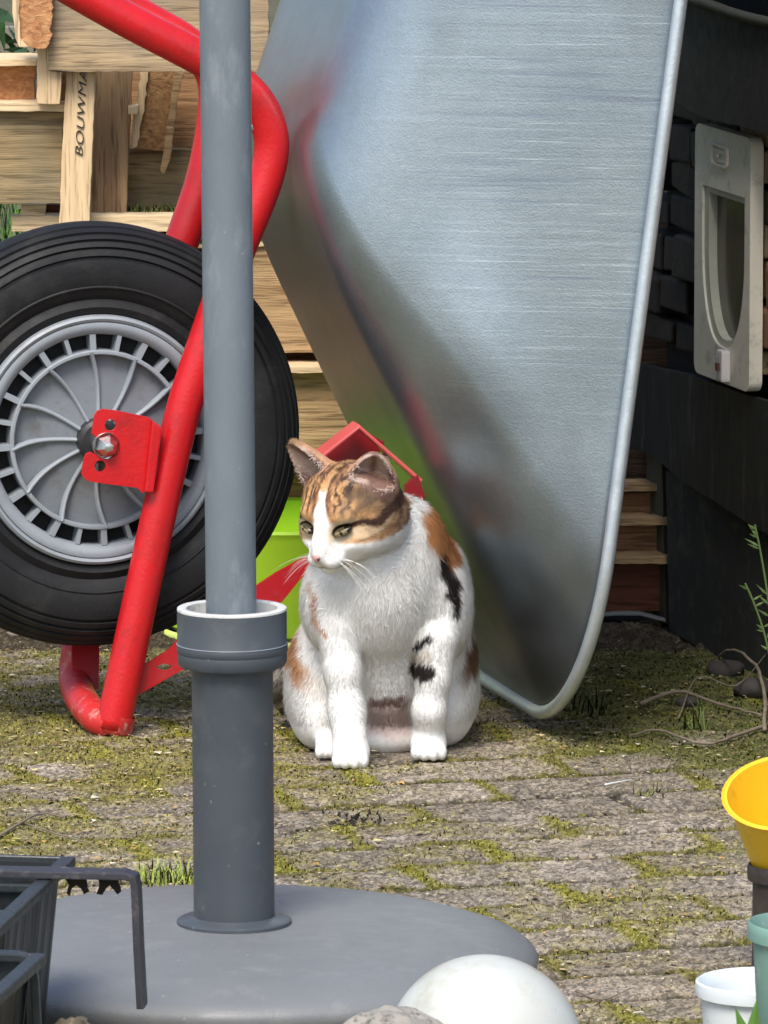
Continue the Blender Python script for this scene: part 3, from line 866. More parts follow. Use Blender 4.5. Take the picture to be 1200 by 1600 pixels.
for i in range(n_):
    nl, nw = out_dir(i); l, w = rimP[i]
    pth.append(tray_pt(l + nl * .019, -.0055, w + nw * .019))
V, Fc = tube(pth, .0066, 12, closed=True)
mesh_obj('tray_rim', V, Fc, M_rimsteel, tray, smooth=True)

# ================================================================ LIME TUB
tc = G(446, 990); R0 = .128
tb = empty('plastic_tub', (tc.x, tc.y + .02, 0), 'bright lime green plastic tub standing behind the cat and the wheel', 'tub')
cc_ = Vector((tc.x, tc.y + .02, 0))
V, Fc = lathe([(0, .003), (R0 - .012, .003), (R0 - .002, .012), (R0 - .004, .112), (R0 - .003, .117), (R0 - .002, .120), (R0 - .005, .123), (R0 - .010, .120), (R0 - .004, .02), (0, .014)], cc_, n=96)
mesh_obj('tub_body', V, Fc, M_lime, tb, smooth=True, auto=40)
V, Fc = lathe([(R0 + .004, .0), (R0 + .010, .004), (R0 + .004, .009)], cc_, n=96)
mesh_obj('foot_ring', V, Fc, plastic('lime_rim', (.72, .85, .2), rough=.4), tb, smooth=True)


# ================================================================ PALLETS AND BOARDS
random.seed(11)
def loc_of(pts, Y):
    cx = sum(p[0] for p in pts) / len(pts); yb = max(p[1] for p in pts); return C(cx, yb, Y)
pal = empty('wooden_pallet', C(160, 340, 7.0), 'pale pallet with hand lettered upright, standing in front of the others', 'pallet')
slab('deck_board', [(76, -60), (420, -60), (420, 113), (112, 112), (76, 110)], 6.95, .022, W_grey, pal)
slab('chip_block', [(27, -40), (83, -40), (79, 60), (72, 76), (40, 74), (26, 62)], 6.93, .05, M_chip, pal, amp=3, step=7)
slab('bark_edge', [(18, -40), (30, -40), (29, 20), (32, 60), (44, 74), (30, 74), (24, 60), (19, 20)], 6.927, .05, W_pale[0], pal, amp=1.5)
slab('upright', [(60, -40), (80, -40), (77, 111), (96, 112), (93, 163), (57, 162)], 6.96, .03, W_pale[0], pal)
slab('deck_board', [(103, 112), (149, 112), (139, 356), (92, 356)], 6.975, .03, W_pale[0], pal)
# black burnt lettering, copied stroke by stroke
ink = MB()
strokes = [[(132, 113), (134, 118), (134, 121), (130, 119), (125, 119), (124, 121)],
           [(125, 120), (128, 123), (125, 127), (125, 130), (129, 134), (132, 133), (134, 129), (131, 126), (129, 128), (131, 131)],
           [(128, 134), (133, 137), (134, 140), (131, 141)], [(122, 141), (127, 141), (133, 144), (134, 146)], [(123, 142), (127, 147), (133, 151)],
           [(133, 151), (132, 156), (125, 156), (122, 157)], [(122, 158), (126, 160), (131, 160), (132, 158)], [(123, 162), (122, 166), (127, 170), (131, 172)],
           [(131, 173), (131, 178), (129, 183)], [(122, 179), (121, 183), (126, 184), (127, 188), (131, 187), (131, 184)],
           [(124, 190), (121, 194), (119, 199), (121, 206), (125, 213), (128, 216), (130, 210), (130, 203), (129, 196), (127, 192), (124, 190)],
           [(119, 218), (121, 221), (127, 222), (129, 224)], [(120, 222), (122, 226)], [(118, 228), (121, 234), (125, 239), (127, 243)], [(123, 224), (124, 229)]]
for s in strokes:
    continue
    V, Fc = tube(spline(P, 3), 1, 8, flat=(.0009, .0007), up=Vector((0, 1, 0))); ink.add(V, Fc)
fc_ = bpy.data.curves.new('t', 'FONT'); fc_.body = 'BOUWMA'; fc_.size = 1; fc_.space_character = 1.02; fc_.shear = .25; fc_.extrude = .01; fc_.offset = -.012
to_ = bpy.data.objects.new('t', fc_); col.objects.link(to_)
me_ = bpy.data.meshes.new_from_object(to_.evaluated_get(bpy.context.evaluated_depsgraph_get()))
q0 = C(129, 246, 6.9735); q1 = C(136, 113, 6.9735); up_t = (q1 - q0).normalized(); lf_t = Vector((-up_t.z, 0, up_t.x))
wtot = max(v.co.x for v in me_.vertices); kx = (q1 - q0).length * 1.02 / wtot
tv = [q0 + up_t * (v.co.x * kx) + lf_t * (v.co.y * .0118) + Vector((0, -v.co.z * .05, 0)) for v in me_.vertices]
mesh_obj('lettering', tv, [tuple(p.vertices) for p in me_.polygons], M_ink, pal)
bpy.data.objects.remove(to_); bpy.data.curves.remove(fc_); bpy.data.meshes.remove(me_)
p2 = empty('wooden_pallet', C(40, 340, 7.08), 'weathered pallet at the left edge behind the lettered one', 'pallet')
slab('chip_block', [(-60, 98), (56, 98), (53, 160), (-60, 160)], 7.02, .05, M_chip, p2, amp=2)
slab('deck_board', [(-60, 92), (58, 93), (57, 103), (-60, 103)], 6.99, .07, W_pale[1], p2)
slab('deck_board', [(-60, 160), (101, 161), (100, 175), (-60, 173)], 6.985, .05, W_pale[1], p2)
slab('deck_board', [(-60, 173), (99, 175), (96, 318), (-60, 320)], 7.0, .022, W_weath[1], p2)
slab('pallet_block', [(33, 320), (72, 320), (70, 340), (33, 340)], 7.03, .05, W_pale[1], p2)
slab('pallet_block', [(72, 320), (93, 320), (93, 340), (72, 340)], 7.05, .05, W_redbr, p2)
slab('stringer', [(18, 338), (300, 336), (300, 362), (18, 362)], 7.02, .03, W_pale[1], p2)
slab('stringer', [(90, 112), (105, 112), (102, 163), (91, 163)], 7.01, .03, W_brown, p2)
p3 = empty('wooden_pallet', C(240, 340, 7.15), 'brown pallet of wide boards standing behind the pole', 'pallet')
slab('deck_board', [(140, 108), (207, 108), (197, 350), (137, 350)], 7.06, .022, W_weath[0], p3)
slab('deck_board', [(190, 108), (330, 108), (330, 330), (190, 330)], 7.15, .03, W_brown, p3)
slab('deck_board', [(196, 232), (330, 235), (330, 336), (194, 336)], 7.11, .02, W_weath[1], p3)
slab('chip_block', [(226, 108), (284, 108), (256, 236), (208, 232)], 7.08, .03, M_chip2, p3, amp=1.5)
slab('bark_edge', [(221, 108), (233, 108), (226, 165), (214, 230), (205, 232), (203, 225)], 7.075, .03, W_pale[0], p3, amp=1.6, step=8)
slab('bark_edge', [(274, 112), (286, 116), (278, 150), (266, 250), (256, 273), (250, 266), (262, 190)], 7.07, .03, W_rustic, p3, amp=1.2, step=8)
slab('wood_peg', [(200, 166), (216, 166), (216, 179), (200, 179)], 7.05, .03, W_pale[1], p3, amp=.5)
slab('stringer', [(190, 333), (560, 333), (560, 352), (190, 352)], 7.07, .05, W_pale[1], p3)
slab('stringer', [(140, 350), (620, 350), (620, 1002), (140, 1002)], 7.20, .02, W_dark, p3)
p4 = empty('wooden_pallet', C(470, 1000, 7.1), 'warm brown pallet seen between the tyre and the tray', 'pallet')
slab('deck_board', [(330, 384), (560, 384), (560, 551), (330, 551)], 7.08, .022, W_rustic, p4)
slab('deck_board', [(300, 572), (640, 572), (640, 583), (300, 583)], 7.05, .05, W_pale[1], p4)
slab('stringer', [(300, 545), (640, 545), (640, 575), (300, 575)], 7.13, .03, W_redbr, p4)
slab('deck_board', [(300, 583), (640, 583), (640, 730), (300, 730)], 7.07, .022, W_rustic, p4)
slab('deck_board', [(300, 385), (640, 368), (640, 380), (300, 388)], 7.075, .03, W_pale[1], p4)
slab('deck_board', [(-60, 700), (640, 700), (640, 860), (-60, 860)], 7.12, .022, W_brown, p4)
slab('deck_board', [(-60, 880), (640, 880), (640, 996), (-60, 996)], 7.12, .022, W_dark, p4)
slab('deck_board', [(-60, 385), (300, 385), (300, 690), (-60, 690)], 7.16, .022, W_brown, p4)
p5 = empty('wooden_pallet', C(985, 1000, 7.1), 'dark stacked boards between the tray rim and the cat house', 'pallet')
slab('deck_board', [(700, 772), (1060, 770), (1060, 807), (700, 807)], 7.05, .02, W_brown, p5)
slab('deck_board', [(700, 756), (1060, 757), (1060, 768), (700, 770)], 7.03, .04, W_rustic, p5)  # lit top edges of these planks, painted as paler strips here and below
slab('deck_board', [(700, 822), (1060, 822), (1060, 870), (700, 870)], 7.03, .02, W_brown, p5)
slab('deck_board', [(700, 808), (1060, 809), (1060, 821), (700, 822)], 7.01, .04, W_rustic, p5)  # lit top edge of the plank, painted as a paler strip
slab('deck_board', [(700, 882), (1060, 882), (1060, 955), (700, 955)], 7.02, .02, W_redbr, p5)
slab('deck_board', [(700, 870), (1060, 869), (1060, 881), (700, 883)], 6.99, .04, W_rustic, p5)  # lit top edge of the plank, painted as a paler strip
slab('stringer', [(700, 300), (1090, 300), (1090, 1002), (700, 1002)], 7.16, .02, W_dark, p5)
slab('foil_edge', [(900, 962), (960, 957), (1000, 957), (1040, 968), (1040, 972), (1000, 962), (960, 962), (900, 968)], 6.99, .012, plastic('grey_edge', (.25, .27, .26), rough=.6), p5, amp=.4)
slab('stringer', [(700, 968), (1060, 968), (1060, 1004), (700, 1004)], 7.04, .03, M_black, p5)

# shrub and leaves at the upper left, behind the pallets
sc_ = C(0, 60, 7.7)
shb = empty('garden_shrub', (sc_.x, sc_.y, 0), 'dark green leafy shrub behind the pallets at the upper left', 'shrub')
random.seed(21); mb = MB()
def leaf(c, d, nrm, l, w):
    s = d.cross(nrm).normalized()
    return [c, c + d * l * .35 + s * w, c + d * l, c + d * l * .35 - s * w, c + d * l * .5 + nrm * w * .3], [(0, 1, 4), (1, 2, 4), (2, 3, 4), (3, 0, 4)]
for k in range(2600):
    c = Vector((sc_.x + random.gauss(-.05, .30), sc_.y + random.gauss(.05, .12), random.uniform(.02, 1.0)))
    d = Vector((random.gauss(0, 1), random.gauss(0, .7), random.gauss(-.2, .8))).normalized()
    mb.add(*leaf(c, d, d.orthogonal().normalized(), random.uniform(.025, .055), random.uniform(.006, .014)))
mb.build('foliage', M_leafd, shb)
V, Fc = tube([Vector((sc_.x - .1, sc_.y + .05, 0)), Vector((sc_.x - .05, sc_.y + .05, .5)), Vector((sc_.x + .05, sc_.y + .05, .95))], [.02, .014, .006], 10)
V2, F2 = tube([Vector((sc_.x - .05, sc_.y + .05, .4)), Vector((sc_.x - .2, sc_.y, .8)), Vector((sc_.x - .3, sc_.y, 1))], [.012, .008, .004], 10)
mb = MB().add(V, Fc).add(V2, F2); mb.build('stem', M_twig, shb, smooth=True)
# grass behind the pallets
n = 5000
x = rng.uniform(-.75, -.05, n); y = rng.uniform(7.22, 7.7, n)
c = np.array([(.10, .22, .03)]) * rng.uniform(.5, 1.5, (n, 1))
blades('long_grass', x, y, np.full(n, -.03), rng.uniform(.2, .5, n), rng.uniform(.0015, .003, n), c, .5)
n = 500
x = rng.uniform(-.30, -.20, n); y = rng.uniform(7.075, 7.10, n)
g_ = C(230, 335, 7.07)
blades('moss_on_pallet', x, y, np.full(n, g_.z), rng.uniform(.003, .012, n), rng.uniform(.0006, .001, n), np.array([(.14, .17, .04)]) * rng.uniform(.5, 1.5, (n, 1)), .9)
bw = C(-20, 75, 7.5)
slab('garden_board', [(-80, 45), (110, 40), (110, 320), (-80, 320)], 7.95, .02, plastic('cream_wall', (.42, .38, .27), rough=.8, scale=12), amp=0)
bpy.data.objects['garden_board'].location = bpy.data.objects['garden_board'].location
tag(bpy.data.objects['garden_board'], 'pale cream board far behind the leaves at the upper left', 'board')

# ================================================================ CAT HOUSE (right)
GA = G(1012, 966); DW = Vector((-math.sin(math.radians(17)), math.cos(math.radians(17)), 0))
NW = Vector((-math.cos(math.radians(17)), -math.sin(math.radians(17)), 0))     # outward, to the left and the camera
WA = Vector((GA.x, GA.y, 0)) + NW * .0
def Q(px, py, off=0.0): return plane_pt(px, py, WA + NW * off, NW)
ch = empty('cat_house', (WA.x + .1, WA.y - .2, 0), 'dark stone clad cat house with sheet covered sides at the right edge', 'cat house')
def wallpoly(name, pts, off, thick, mat, parent=ch, amp=.6, step=25, bevel=.0008):
    pp = rough_poly(pts, step, amp) if amp else pts
    V, Fc = prism([Q(x, y, off) for x, y in pp], -NW * thick)
    return mesh_obj(name, V, Fc, mat, parent, bevel=bevel)
# solid core (wall coordinates: s along DW from WA, z up)
def wp(s, z, off=0): return WA + DW * s + bz * z + NW * off
V, Fc = prism([wp(-1.3, .03, -.02), wp(.0, .03, -.02), wp(.0, .80, -.02), wp(-1.3, .80, -.02)], -NW * .6)
mesh_obj('core_wall', V, Fc, M_mortar, ch)
# stone slips
M_stones = [plastic('stone_slip', c, tuple(x * .6 for x in c), rough=.85, scale=18, bscale=80, bstr=1, dirt=(.05, .035, .02), dirt_amt=.2)
            for c in ((.50, .36, .20), (.42, .26, .15), (.36, .27, .17), (.28, .14, .08))]
M_sdark = [plastic('shaded_stone', c, rough=.85, scale=18, bscale=80, bstr=1) for c in ((.026, .020, .014), (.018, .014, .010), (.036, .028, .019))]  # shaded copy of the slips: shade behind the tray painted near black
random.seed(8)
zrow = .30; sl_cnt = 0
allslip = MB(); slipmat = []
while zrow < .65:
    hrow = random.uniform(.028, .05)
    s = .02
    while s > -1.0:
        l = random.uniform(.05, .11)
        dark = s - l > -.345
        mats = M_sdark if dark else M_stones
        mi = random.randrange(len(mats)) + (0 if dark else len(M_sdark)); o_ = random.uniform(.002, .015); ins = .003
        poly = []
        for (a, b) in ((s - ins, zrow + ins), (s - l + ins, zrow + ins), (s - l + ins, zrow + hrow - ins), (s - ins, zrow + hrow - ins)):
            poly.append((a + random.uniform(-.005, .005), b + random.uniform(-.006, .006)))
        V, Fc = prism([wp(a, b, o_) for a, b in poly], -NW * (o_ + .019))
        allslip.add(V, Fc); slipmat += [mi] * len(Fc)
        s -= l
    zrow += hrow
so = allslip.build('stone_cladding', None, ch)
for m_ in M_sdark + M_stones: so.data.materials.append(m_)
so.data.polygons.foreach_set('material_index', slipmat)
bvm = so.modifiers.new('worn', 'BEVEL'); bvm.width = .003; bvm.segments = 2
# sheets
wallpoly('upper_sheet', [(1000, -60), (1058, -8), (1110, 8), (1150, 22), (1210, 34), (1290, 40), (1290, 250), (1215, 216), (1150, 196), (1100, 186), (1050, 158), (1000, 130)], .045, .010, plastic('upper_dark_sheet', (.011, .0105, .009), (.016, .015, .013), rough=.7, scale=10, bscale=60, bstr=.6, dirt=(.035, .034, .028), dirt_amt=.1))
tb_ = [Q(x, y, .050) for x, y in ((1030, -16), (1058, -8), (1110, 8), (1150, 22), (1210, 36), (1290, 42))]
V, Fc = tube(spline(tb_, 5), .0055, 10); mesh_obj('sheet_hem', V, Fc, plastic('lit_hem', (.06, .06, .045), rough=.7), ch, smooth=True)  # lit edge of the sheet, its light painted as a paler tone
wallpoly('lower_sheet', [(960, 560), (1082, 586), (1130, 604), (1180, 622), (1290, 650), (1290, 880), (1200, 836), (1140, 800), (1065, 752), (1020, 712), (960, 690)], .022, .008, M_slate)
wallpoly('mossy_panel', [(1040, 735), (1290, 830), (1290, 1140), (1190, 1082), (1120, 1030), (1045, 984)], .012, .010, M_mossy)
wallpoly('corner_board', [(1010, 700), (1034, 715), (1040, 975), (1026, 972), (1014, 950)], .006, .012, plastic('mossy_board', (.035, .032, .02), (.05, .05, .028), rough=.9, scale=30, bscale=90, bstr=.8, stretch=(1, 1, .2)), step=30)
wallpoly('foundation', [(1040, 970), (1290, 1100), (1290, 1160), (1040, 1000)], -.02, .02, M_black)
# roof
V, Fc = prism([wp(-1.35, .80, .06), wp(.30, .80, .06), wp(.30, .80, -.75), wp(-1.35, .80, -.75)], Vector((0, 0, .02)))
mesh_obj('roof_panel', V, Fc, M_slate, ch, bevel=.002)
# cat flap ---------------------------------------------------------------------
fl = empty('cat_flap', Q(1140, 590, .03) - ch.location); fl.parent = ch
s_of = lambda px, py, off: ((Q(px, py, off) - WA).dot(DW), (Q(px, py, off) - WA).z)
FO = .030
a_ = s_of(1085, 205, FO); b_ = s_of(1084, 581, FO)
s1 = b_[0]; z0 = b_[1]; z1 = s_of(1090, 192, FO)[1]; s0 = s_of(1174, 616, FO)[0]
Wd = (s1 - s0) * .96; Hh = z1 - z0
def FP(u, v, off): return wp(s1 - u * Wd, z0 + v * Hh, off)   # u 0 at far edge .. 1 near edge
def rr2(x0, y0, x1, y1, r, n=6):
    out = []
    for cx, cy, a0 in ((x1 - r, y0 + r, -90), (x1 - r, y1 - r, 0), (x0 + r, y1 - r, 90), (x0 + r, y0 + r, 180)):
        for k in range(n + 1):
            a = math.radians(a0 + 90 * k / n); out.append((cx + r * math.cos(a), cy + r * math.sin(a)))
    return out
outer = rr2(0, 0, Wd, Hh, .012)
def uport(x0, x1, yb, yt, n=24):
    cx = (x0 + x1) / 2; pts = []
    for k in range(n + 1):
        a = math.pi + math.pi * k / n
        hx = (x1 - x0) / 2
        pts.append((cx + hx * math.copysign(abs(math.cos(a)) ** .8, math.cos(a)), yb + (yt - yb) * .62 * (1 + math.sin(a))))
    pts.append((x1, yt)); pts.append((x0, yt)); return pts
hole = uport(Wd * .14, Wd * .90, Hh * .14, Hh * .76)
V, Fc = plate(outer, [hole], .014)
def toF(v, off): return wp(s1 - v.x, z0 + v.y, off + v.z)
mesh_obj('flap_frame', [toF(v, FO - .007) for v in V], Fc, M_flap, fl, bevel=.003)
h2 = uport(Wd * .22, Wd * .87, Hh * .17, Hh * .735)
V, Fc = plate(hole, [h2], .012); mesh_obj('flap_lining', [toF(v, FO - .0085) for v in V], Fc, plastic('flap_lining', (.55, .56, .46), rough=.4, scale=30), fl)
V, Fc = plate(h2, [], .003); mesh_obj('flap_door', [toF(v, FO - .013) for v in V], Fc, M_flapin, fl)
V, Fc = box(FP(.52, .755, FO - .012), DW, bz, NW, Wd * .33, .004, .004); mesh_obj('flap_hinge', V, Fc, M_flap, fl, bevel=.001)
V, Fc = box(FP(.60, .075, FO + .004), DW, bz, NW, .009, .016, .005); lt = mesh_obj('flap_latch', V, Fc, plastic('bright_white', (.85, .82, .8), rough=.3), fl, bevel=.003)
V, Fc = box(FP(.60, .072, FO + .0095), DW, bz, NW, .004, .004, .002); mesh_obj('latch_button', V, Fc, plastic('brown_button', (.12, .05, .04), rough=.4), lt, bevel=.001)
V, Fc = plate(rr2(Wd * .30, Hh * .855, Wd * .62, Hh * .945, .006), [rr2(Wd * .34, Hh * .866, Wd * .58, Hh * .934, .004)], .003)
em = MB().add([toF(v, FO + .0015) for v in V], Fc)
for (u, v, a, b) in ((.46, .915, .014, .002), (.44, .895, .002, .007), (.50, .88, .012, .002)):
    V, Fc = box(FP(u, v, FO + .001), DW, bz, NW, a, b, .0016); em.add(V, Fc)
em.build('embossed_mark', M_flap, fl, bevel=.0005)

# weeds at the right edge
def weed(px, py, n, hmax, label, colr, Yoff=0):
    g = G(px, py); mb = MB(); 
    for k in range(n):
        b = g + Vector((random.gauss(0, .006), random.gauss(0, .008), 0)); hgt = hmax * random.uniform(.6, 1)
        lx = random.gauss(0, .10) * hgt * 3; 
        P = [b + Vector((lx * t * t, 0, hgt * t)) for t in (0, .3, .6, .85, 1)]
        V, Fc = tube(spline(P, 3), .0011, 6); mb.add(V, Fc)
        for q in range(9):
            t = random.uniform(.35, 1); c = b + Vector((lx * t * t, 0, hgt * t))
            d = Vector((random.choice((-1, 1)) * random.uniform(.5, 1), random.uniform(-.5, .5), random.uniform(.2, 1))).normalized()
            mb.add(*leaf(c, d, Vector((0, -1, .2)).normalized(), random.uniform(.009, .018), .0013))
    o = mb.build('weed', colr, loc=g); tag(o, label, 'weed')
random.seed(4)
weed(1206, 1098, 3, .18, 'tall thin green weed growing at the right edge before the dark sheet', plastic('weed_green', (.14, .22, .07), rough=.6))

# ================================================================ PARASOL STAND AND POLE
PY = 5.157
sb = C(366, 1443, PY); sb.z = 0
st = empty('parasol_stand', sb, 'grey round parasol stand with slate tube and wide collar', 'parasol stand')
tilt = (C(362.5, 985, PY) - C(366, 1443, PY)).normalized()
V, Fc = lathe([(0, .057), (.05, .0565), (.10, .0555), (.15, .053), (.185, .050), (.214, .0475), (.229, .0425), (.2415, .0385), (.2495, .0320), (.2520, .0270), (.2505, .0200), (.2440, .0080), (.2360, .001), (.2340, 0), (0, 0)], sb, n=160)
mesh_obj('base_disc', V, Fc, M_disc, st, smooth=True, auto=60)
c0 = sb + Vector((0, 0, .056))
V, Fc = lathe([(.0335, .0), (.0455, -.001), (.0475, .0005), (.0475, .0030), (.0455, .0045), (.036, .0055), (.0335, .007)], c0, tilt, n=96)
mesh_obj('base_flange', V, Fc, M_stand, st, smooth=True, auto=40)
hc = (C(362.5, 1038, PY).z - c0.z)
V, Fc = lathe([(.0335, -.005), (.0335, hc - .006), (.0345, hc), (.0365, hc + .003), (.0365, hc + .02), (.031, hc + .02)], c0, tilt, n=96)
mesh_obj('socket_tube', V, Fc, M_stand, st, smooth=True, auto=40)
V, Fc = lathe([(.0335, hc - .002), (.0435, hc - .0005), (.0450, hc + .002), (.0453, hc + .009), (.0450, hc + .0105), (.0458, hc + .012), (.0458, hc + .017), (.0452, hc + .018), (.0452, hc + .043), (.0448, hc + .0455), (.0435, hc + .0462), (.0432, hc + .0462), (.0432, hc + .01)], c0, tilt, n=96)
collar = mesh_obj('collar', V, Fc, M_stand, st, smooth=True, auto=35)
V, Fc = lathe([(.0452, hc + .0455), (.0450, hc + .0472), (.0440, hc + .0478), (.0385, hc + .0478), (.0375, hc + .047), (.0370, hc + .03), (.022, hc + .028)], c0, tilt, n=96)
mesh_obj('collar_lining', V, Fc, M_lip, collar, smooth=True, auto=40)
V, Fc = lathe([(.0450, hc + .0172), (.0462, hc + .0176), (.0450, hc + .0182)], c0, tilt, n=96)
mesh_obj('collar_seam', V, Fc, plastic('seam_light', (.25, .28, .31), rough=.4), collar, smooth=True)
pb = C(361.5, 975, PY); pt = C(351.3, 0, PY); pd = (pt - pb).normalized()
V, Fc = lathe([(0, -.06), (.0208, -.06), (.0208, 1.9), (0, 1.9)], pb, pd, n=64)
po = mesh_obj('parasol_pole', V, Fc, M_pole, loc=pb, smooth=True, auto=40)
tag(po, 'light grey round parasol pole rising out of the stand collar', 'parasol pole')

# ================================================================ BALL, ROCK
bc = C(757, 1649, 4.56)
bc.z = .0752
V, Fc = lathe([(.0752 * math.sin(math.pi * k / 60), -.0752 * math.cos(math.pi * k / 60)) for k in range(61)], bc, n=96)
tag(mesh_obj('garden_ball', V, Fc, M_ball, loc=(bc.x, bc.y, 0), smooth=True), 'smooth white ball on the ground at the bottom edge', 'ball')
rc = C(612, 1650, 4.40)
stone((rc.x, rc.y, .062), .082, .045, .080, M_rock, 5, name='rock', label='mottled grey rock at the bottom edge just left of the white ball', amp=.3, sub=5)
rc = C(105, 1632, 4.60)
stone((rc.x, rc.y, .040), .034, .03, .052, plastic('brown_rock', (.16, .13, .085), (.05, .04, .03), rough=.95, scale=60, bscale=90, bstr=1, dirt=(.3, .24, .12), dirt_amt=.3), 9, name='rock', label='flat brown crumbly stone at the bottom left below the black planter', amp=.6, sub=5)

# ================================================================ PLANTERS (lower left)
PYp = 5.06
def planter(name, label, p_far, p_near, ztop, width, zbot=.0, seg=(.28, .62)):
    """long box; its right-hand top edge runs from p_far to p_near (ground xy)"""
    d = (p_near - p_far); Ln = d.length; d.normalize(); lft = Vector((-abs(d.y), -d.x if d.y < 0 else d.x, 0)); lft = Vector((d.y, -d.x, 0))
    if lft.x > 0: lft = -lft
    root = empty(name, Vector((p_far.x, p_far.y, 0)), label, 'planter')
    e = lambda a, b, z: Vector((p_far.x, p_far.y, 0)) + d * a + lft * b + Vector((0, 0, z))
    th = .0025; tp = .018
    mb = MB()
    # right wall with vertical ribs
    n = 34; top = []; bot = []
    for k in range(n + 1):
        a = Ln * k / n
        rib = .0012 * math.sin(k * 2.1) + (.004 if k in (9, 22) else 0)
        top.append(e(a, .002 - rib * .4, ztop)); bot.append(e(a * (1 - .0) , tp - rib, zbot))
    V = top + bot; m = n + 1
    Vi = [v + lft * th for v in V]
    Fc = [(k, k + 1, m + k + 1, m + k) for k in range(n)]
    mb.add(V, Fc); mb.add(Vi, Fc)
    # far wall, near wall, left wall, floor
    mb.add(*prism([e(0, .002, ztop), e(0, width, ztop), e(.012, width - tp, zbot), e(.012, tp, zbot)], d * th))
    mb.add(*prism([e(Ln, .002, ztop), e(Ln, width, ztop), e(Ln - .012, width - tp, zbot), e(Ln - .012, tp, zbot)], -d * th))
    mb.add(*prism([e(0, width, ztop), e(Ln, width, ztop), e(Ln, width - tp, zbot), e(0, width - tp, zbot)], -lft * th))
    mb.build('planter_wall', M_planter, root)
    V, Fc = prism([e(.01, tp, zbot + .004), e(Ln - .01, tp, zbot + .004), e(Ln - .01, width - tp, zbot + .004), e(.01, width - tp, zbot + .004)], Vector((0, 0, .003)))
    mesh_obj('planter_floor', V, Fc, M_soil, root)
    rim_ = [e(-.003, -.003, ztop), e(Ln + .003, -.003, ztop), e(Ln + .003, width + .003, ztop), e(-.003, width + .003, ztop)]
    V, Fc = tube(rim_, 1, 12, closed=True, flat=(.0045, .007), up=Vector((0, 0, 1)))
    mesh_obj('planter_rim', V, Fc, M_planterrim, root)
    for s in seg:
        V, Fc = box(e(Ln * s, width / 2, ztop - .002), d, lft, bz, .0065, width / 2, .0035)
        mesh_obj('partition', V, Fc, M_planterrim, root, bevel=.0015)
        V, Fc = box(e(Ln * s, width / 2, (ztop + zbot) / 2), d, lft, bz, .0015, width / 2 - .01, (ztop - zbot) / 2 - .004)
        mesh_obj('partition', V, Fc, M_planter, root)
    return e, Ln, d, lft
zt_ = .155
pf = G(98, 1348, zt_); pn = G(-40, 1478, zt_)
e1, Ln1, d1_, l1_ = planter('planter_tray', 'ribbed black plastic planter at the left edge under the long hook bar', Vector((pf.x, pf.y, 0)), Vector((pn.x, pn.y, 0)), zt_, .17)
# hook bar: flat metal strip resting on the planter rim and bent down at the right
Yb = G(60, 1366, zt_ + .007).y
hb = [C(-60, 1358, Yb), C(0, 1362, Yb), C(100, 1364, Yb), C(196, 1366, Yb), C(210, 1370, Yb), C(213, 1384, Yb), C(217, 1480, Yb), (C(222, 1573, Yb))]
V, Fc = tube(hb, 1, 16, flat=(.0034, .0085), up=None)
mb = MB()
def strap(path, half_w, th, wdir):
    V = []; Fc = []
    P = [Vector(p) for p in path]
    for i, p in enumerate(P):
        t = (P[min(i + 1, len(P) - 1)] - P[max(i - 1, 0)]).normalized()
        n_ = t.cross(wdir).normalized()
        for a, b in ((-1, -1), (1, -1), (1, 1), (-1, 1)): V.append(p + wdir * (half_w * a) + n_ * (th * b))
    for i in range(len(P) - 1):
        for k in range(4): Fc.append((i * 4 + k, i * 4 + (k + 1) % 4, i * 4 + 4 + (k + 1) % 4, i * 4 + 4 + k))
    Fc.append((0, 1, 2, 3)); m = (len(P) - 1) * 4; Fc.append((m, m + 1, m + 2, m + 3)); return V, Fc
V, Fc = strap(hb, .011, .0030, Vector((0.12, 1, 0)).normalized())
hk = mesh_obj('planter_hook', V, Fc, M_hanger, loc=Vector((C(222, 1573, Yb).x, Yb, C(222, 1573, Yb).z)), bevel=.0012)
tag(hk, 'long dark metal hook bar across the planter rim with its leg bent down', 'hook')
# dry leaves caught under the bar
random.seed(6)
for i, (cx, lb) in enumerate(((122, 'torn dark leaf scrap under the hook bar, next to the planter'), (172, 'torn dark leaf scrap under the hook bar, next to its bend'))):
    pts = [(cx - 22, 1369), (cx + 12, 1369), (cx + 15, 1380), (cx + 17, 1394), (cx + 11, 1398), (cx + 5, 1390), (cx - 2, 1384), (cx - 8, 1388), (cx - 12, 1398), (cx - 20, 1396), (cx - 16, 1382)]
    V, Fc = prism([C(x + random.uniform(-2, 2), y + random.uniform(-1, 1), Yb + .004 + random.uniform(-.002, .002)) for x, y in rough_poly(pts, 6, .8)], (0, .0015, 0))
    o = mesh_obj('leaf_scrap', V, Fc, plastic('leaf_scrap', (.03, .022, .016), rough=.9), loc=C(cx, 1369, Yb)); tag(o, lb, 'dead leaf', 'leaf scraps under the hook bar')
zt2 = .085
Y2 = 4.58
zp = C(40, 1500, Y2).z
pf = G(52, 1500, zp); pn = G(-60, 1600, zp)
e2, Ln2, d2_, l2_ = planter('planter_tray', 'lower black plastic planter in the bottom left corner', Vector((pf.x, pf.y, 0)), Vector((pn.x, pn.y, 0)), zp, .12, seg=(.5,))
hb2 = [C(-60, 1493, Y2), C(0, 1493, Y2), C(30, 1494, Y2), C(44, 1498, Y2), C(51, 1508, Y2), C(54, 1530, Y2), C(58, 1600, Y2), C(61, 1650, Y2)]
V, Fc = strap(hb2, .008, .0032, Vector((0, 1, 0)))
hk = mesh_obj('planter_hook', V, Fc, M_planterrim, loc=C(61, 1650, Y2), bevel=.0012)
tag(hk, 'short dark hook bar with rounded bend in the bottom left corner', 'hook')

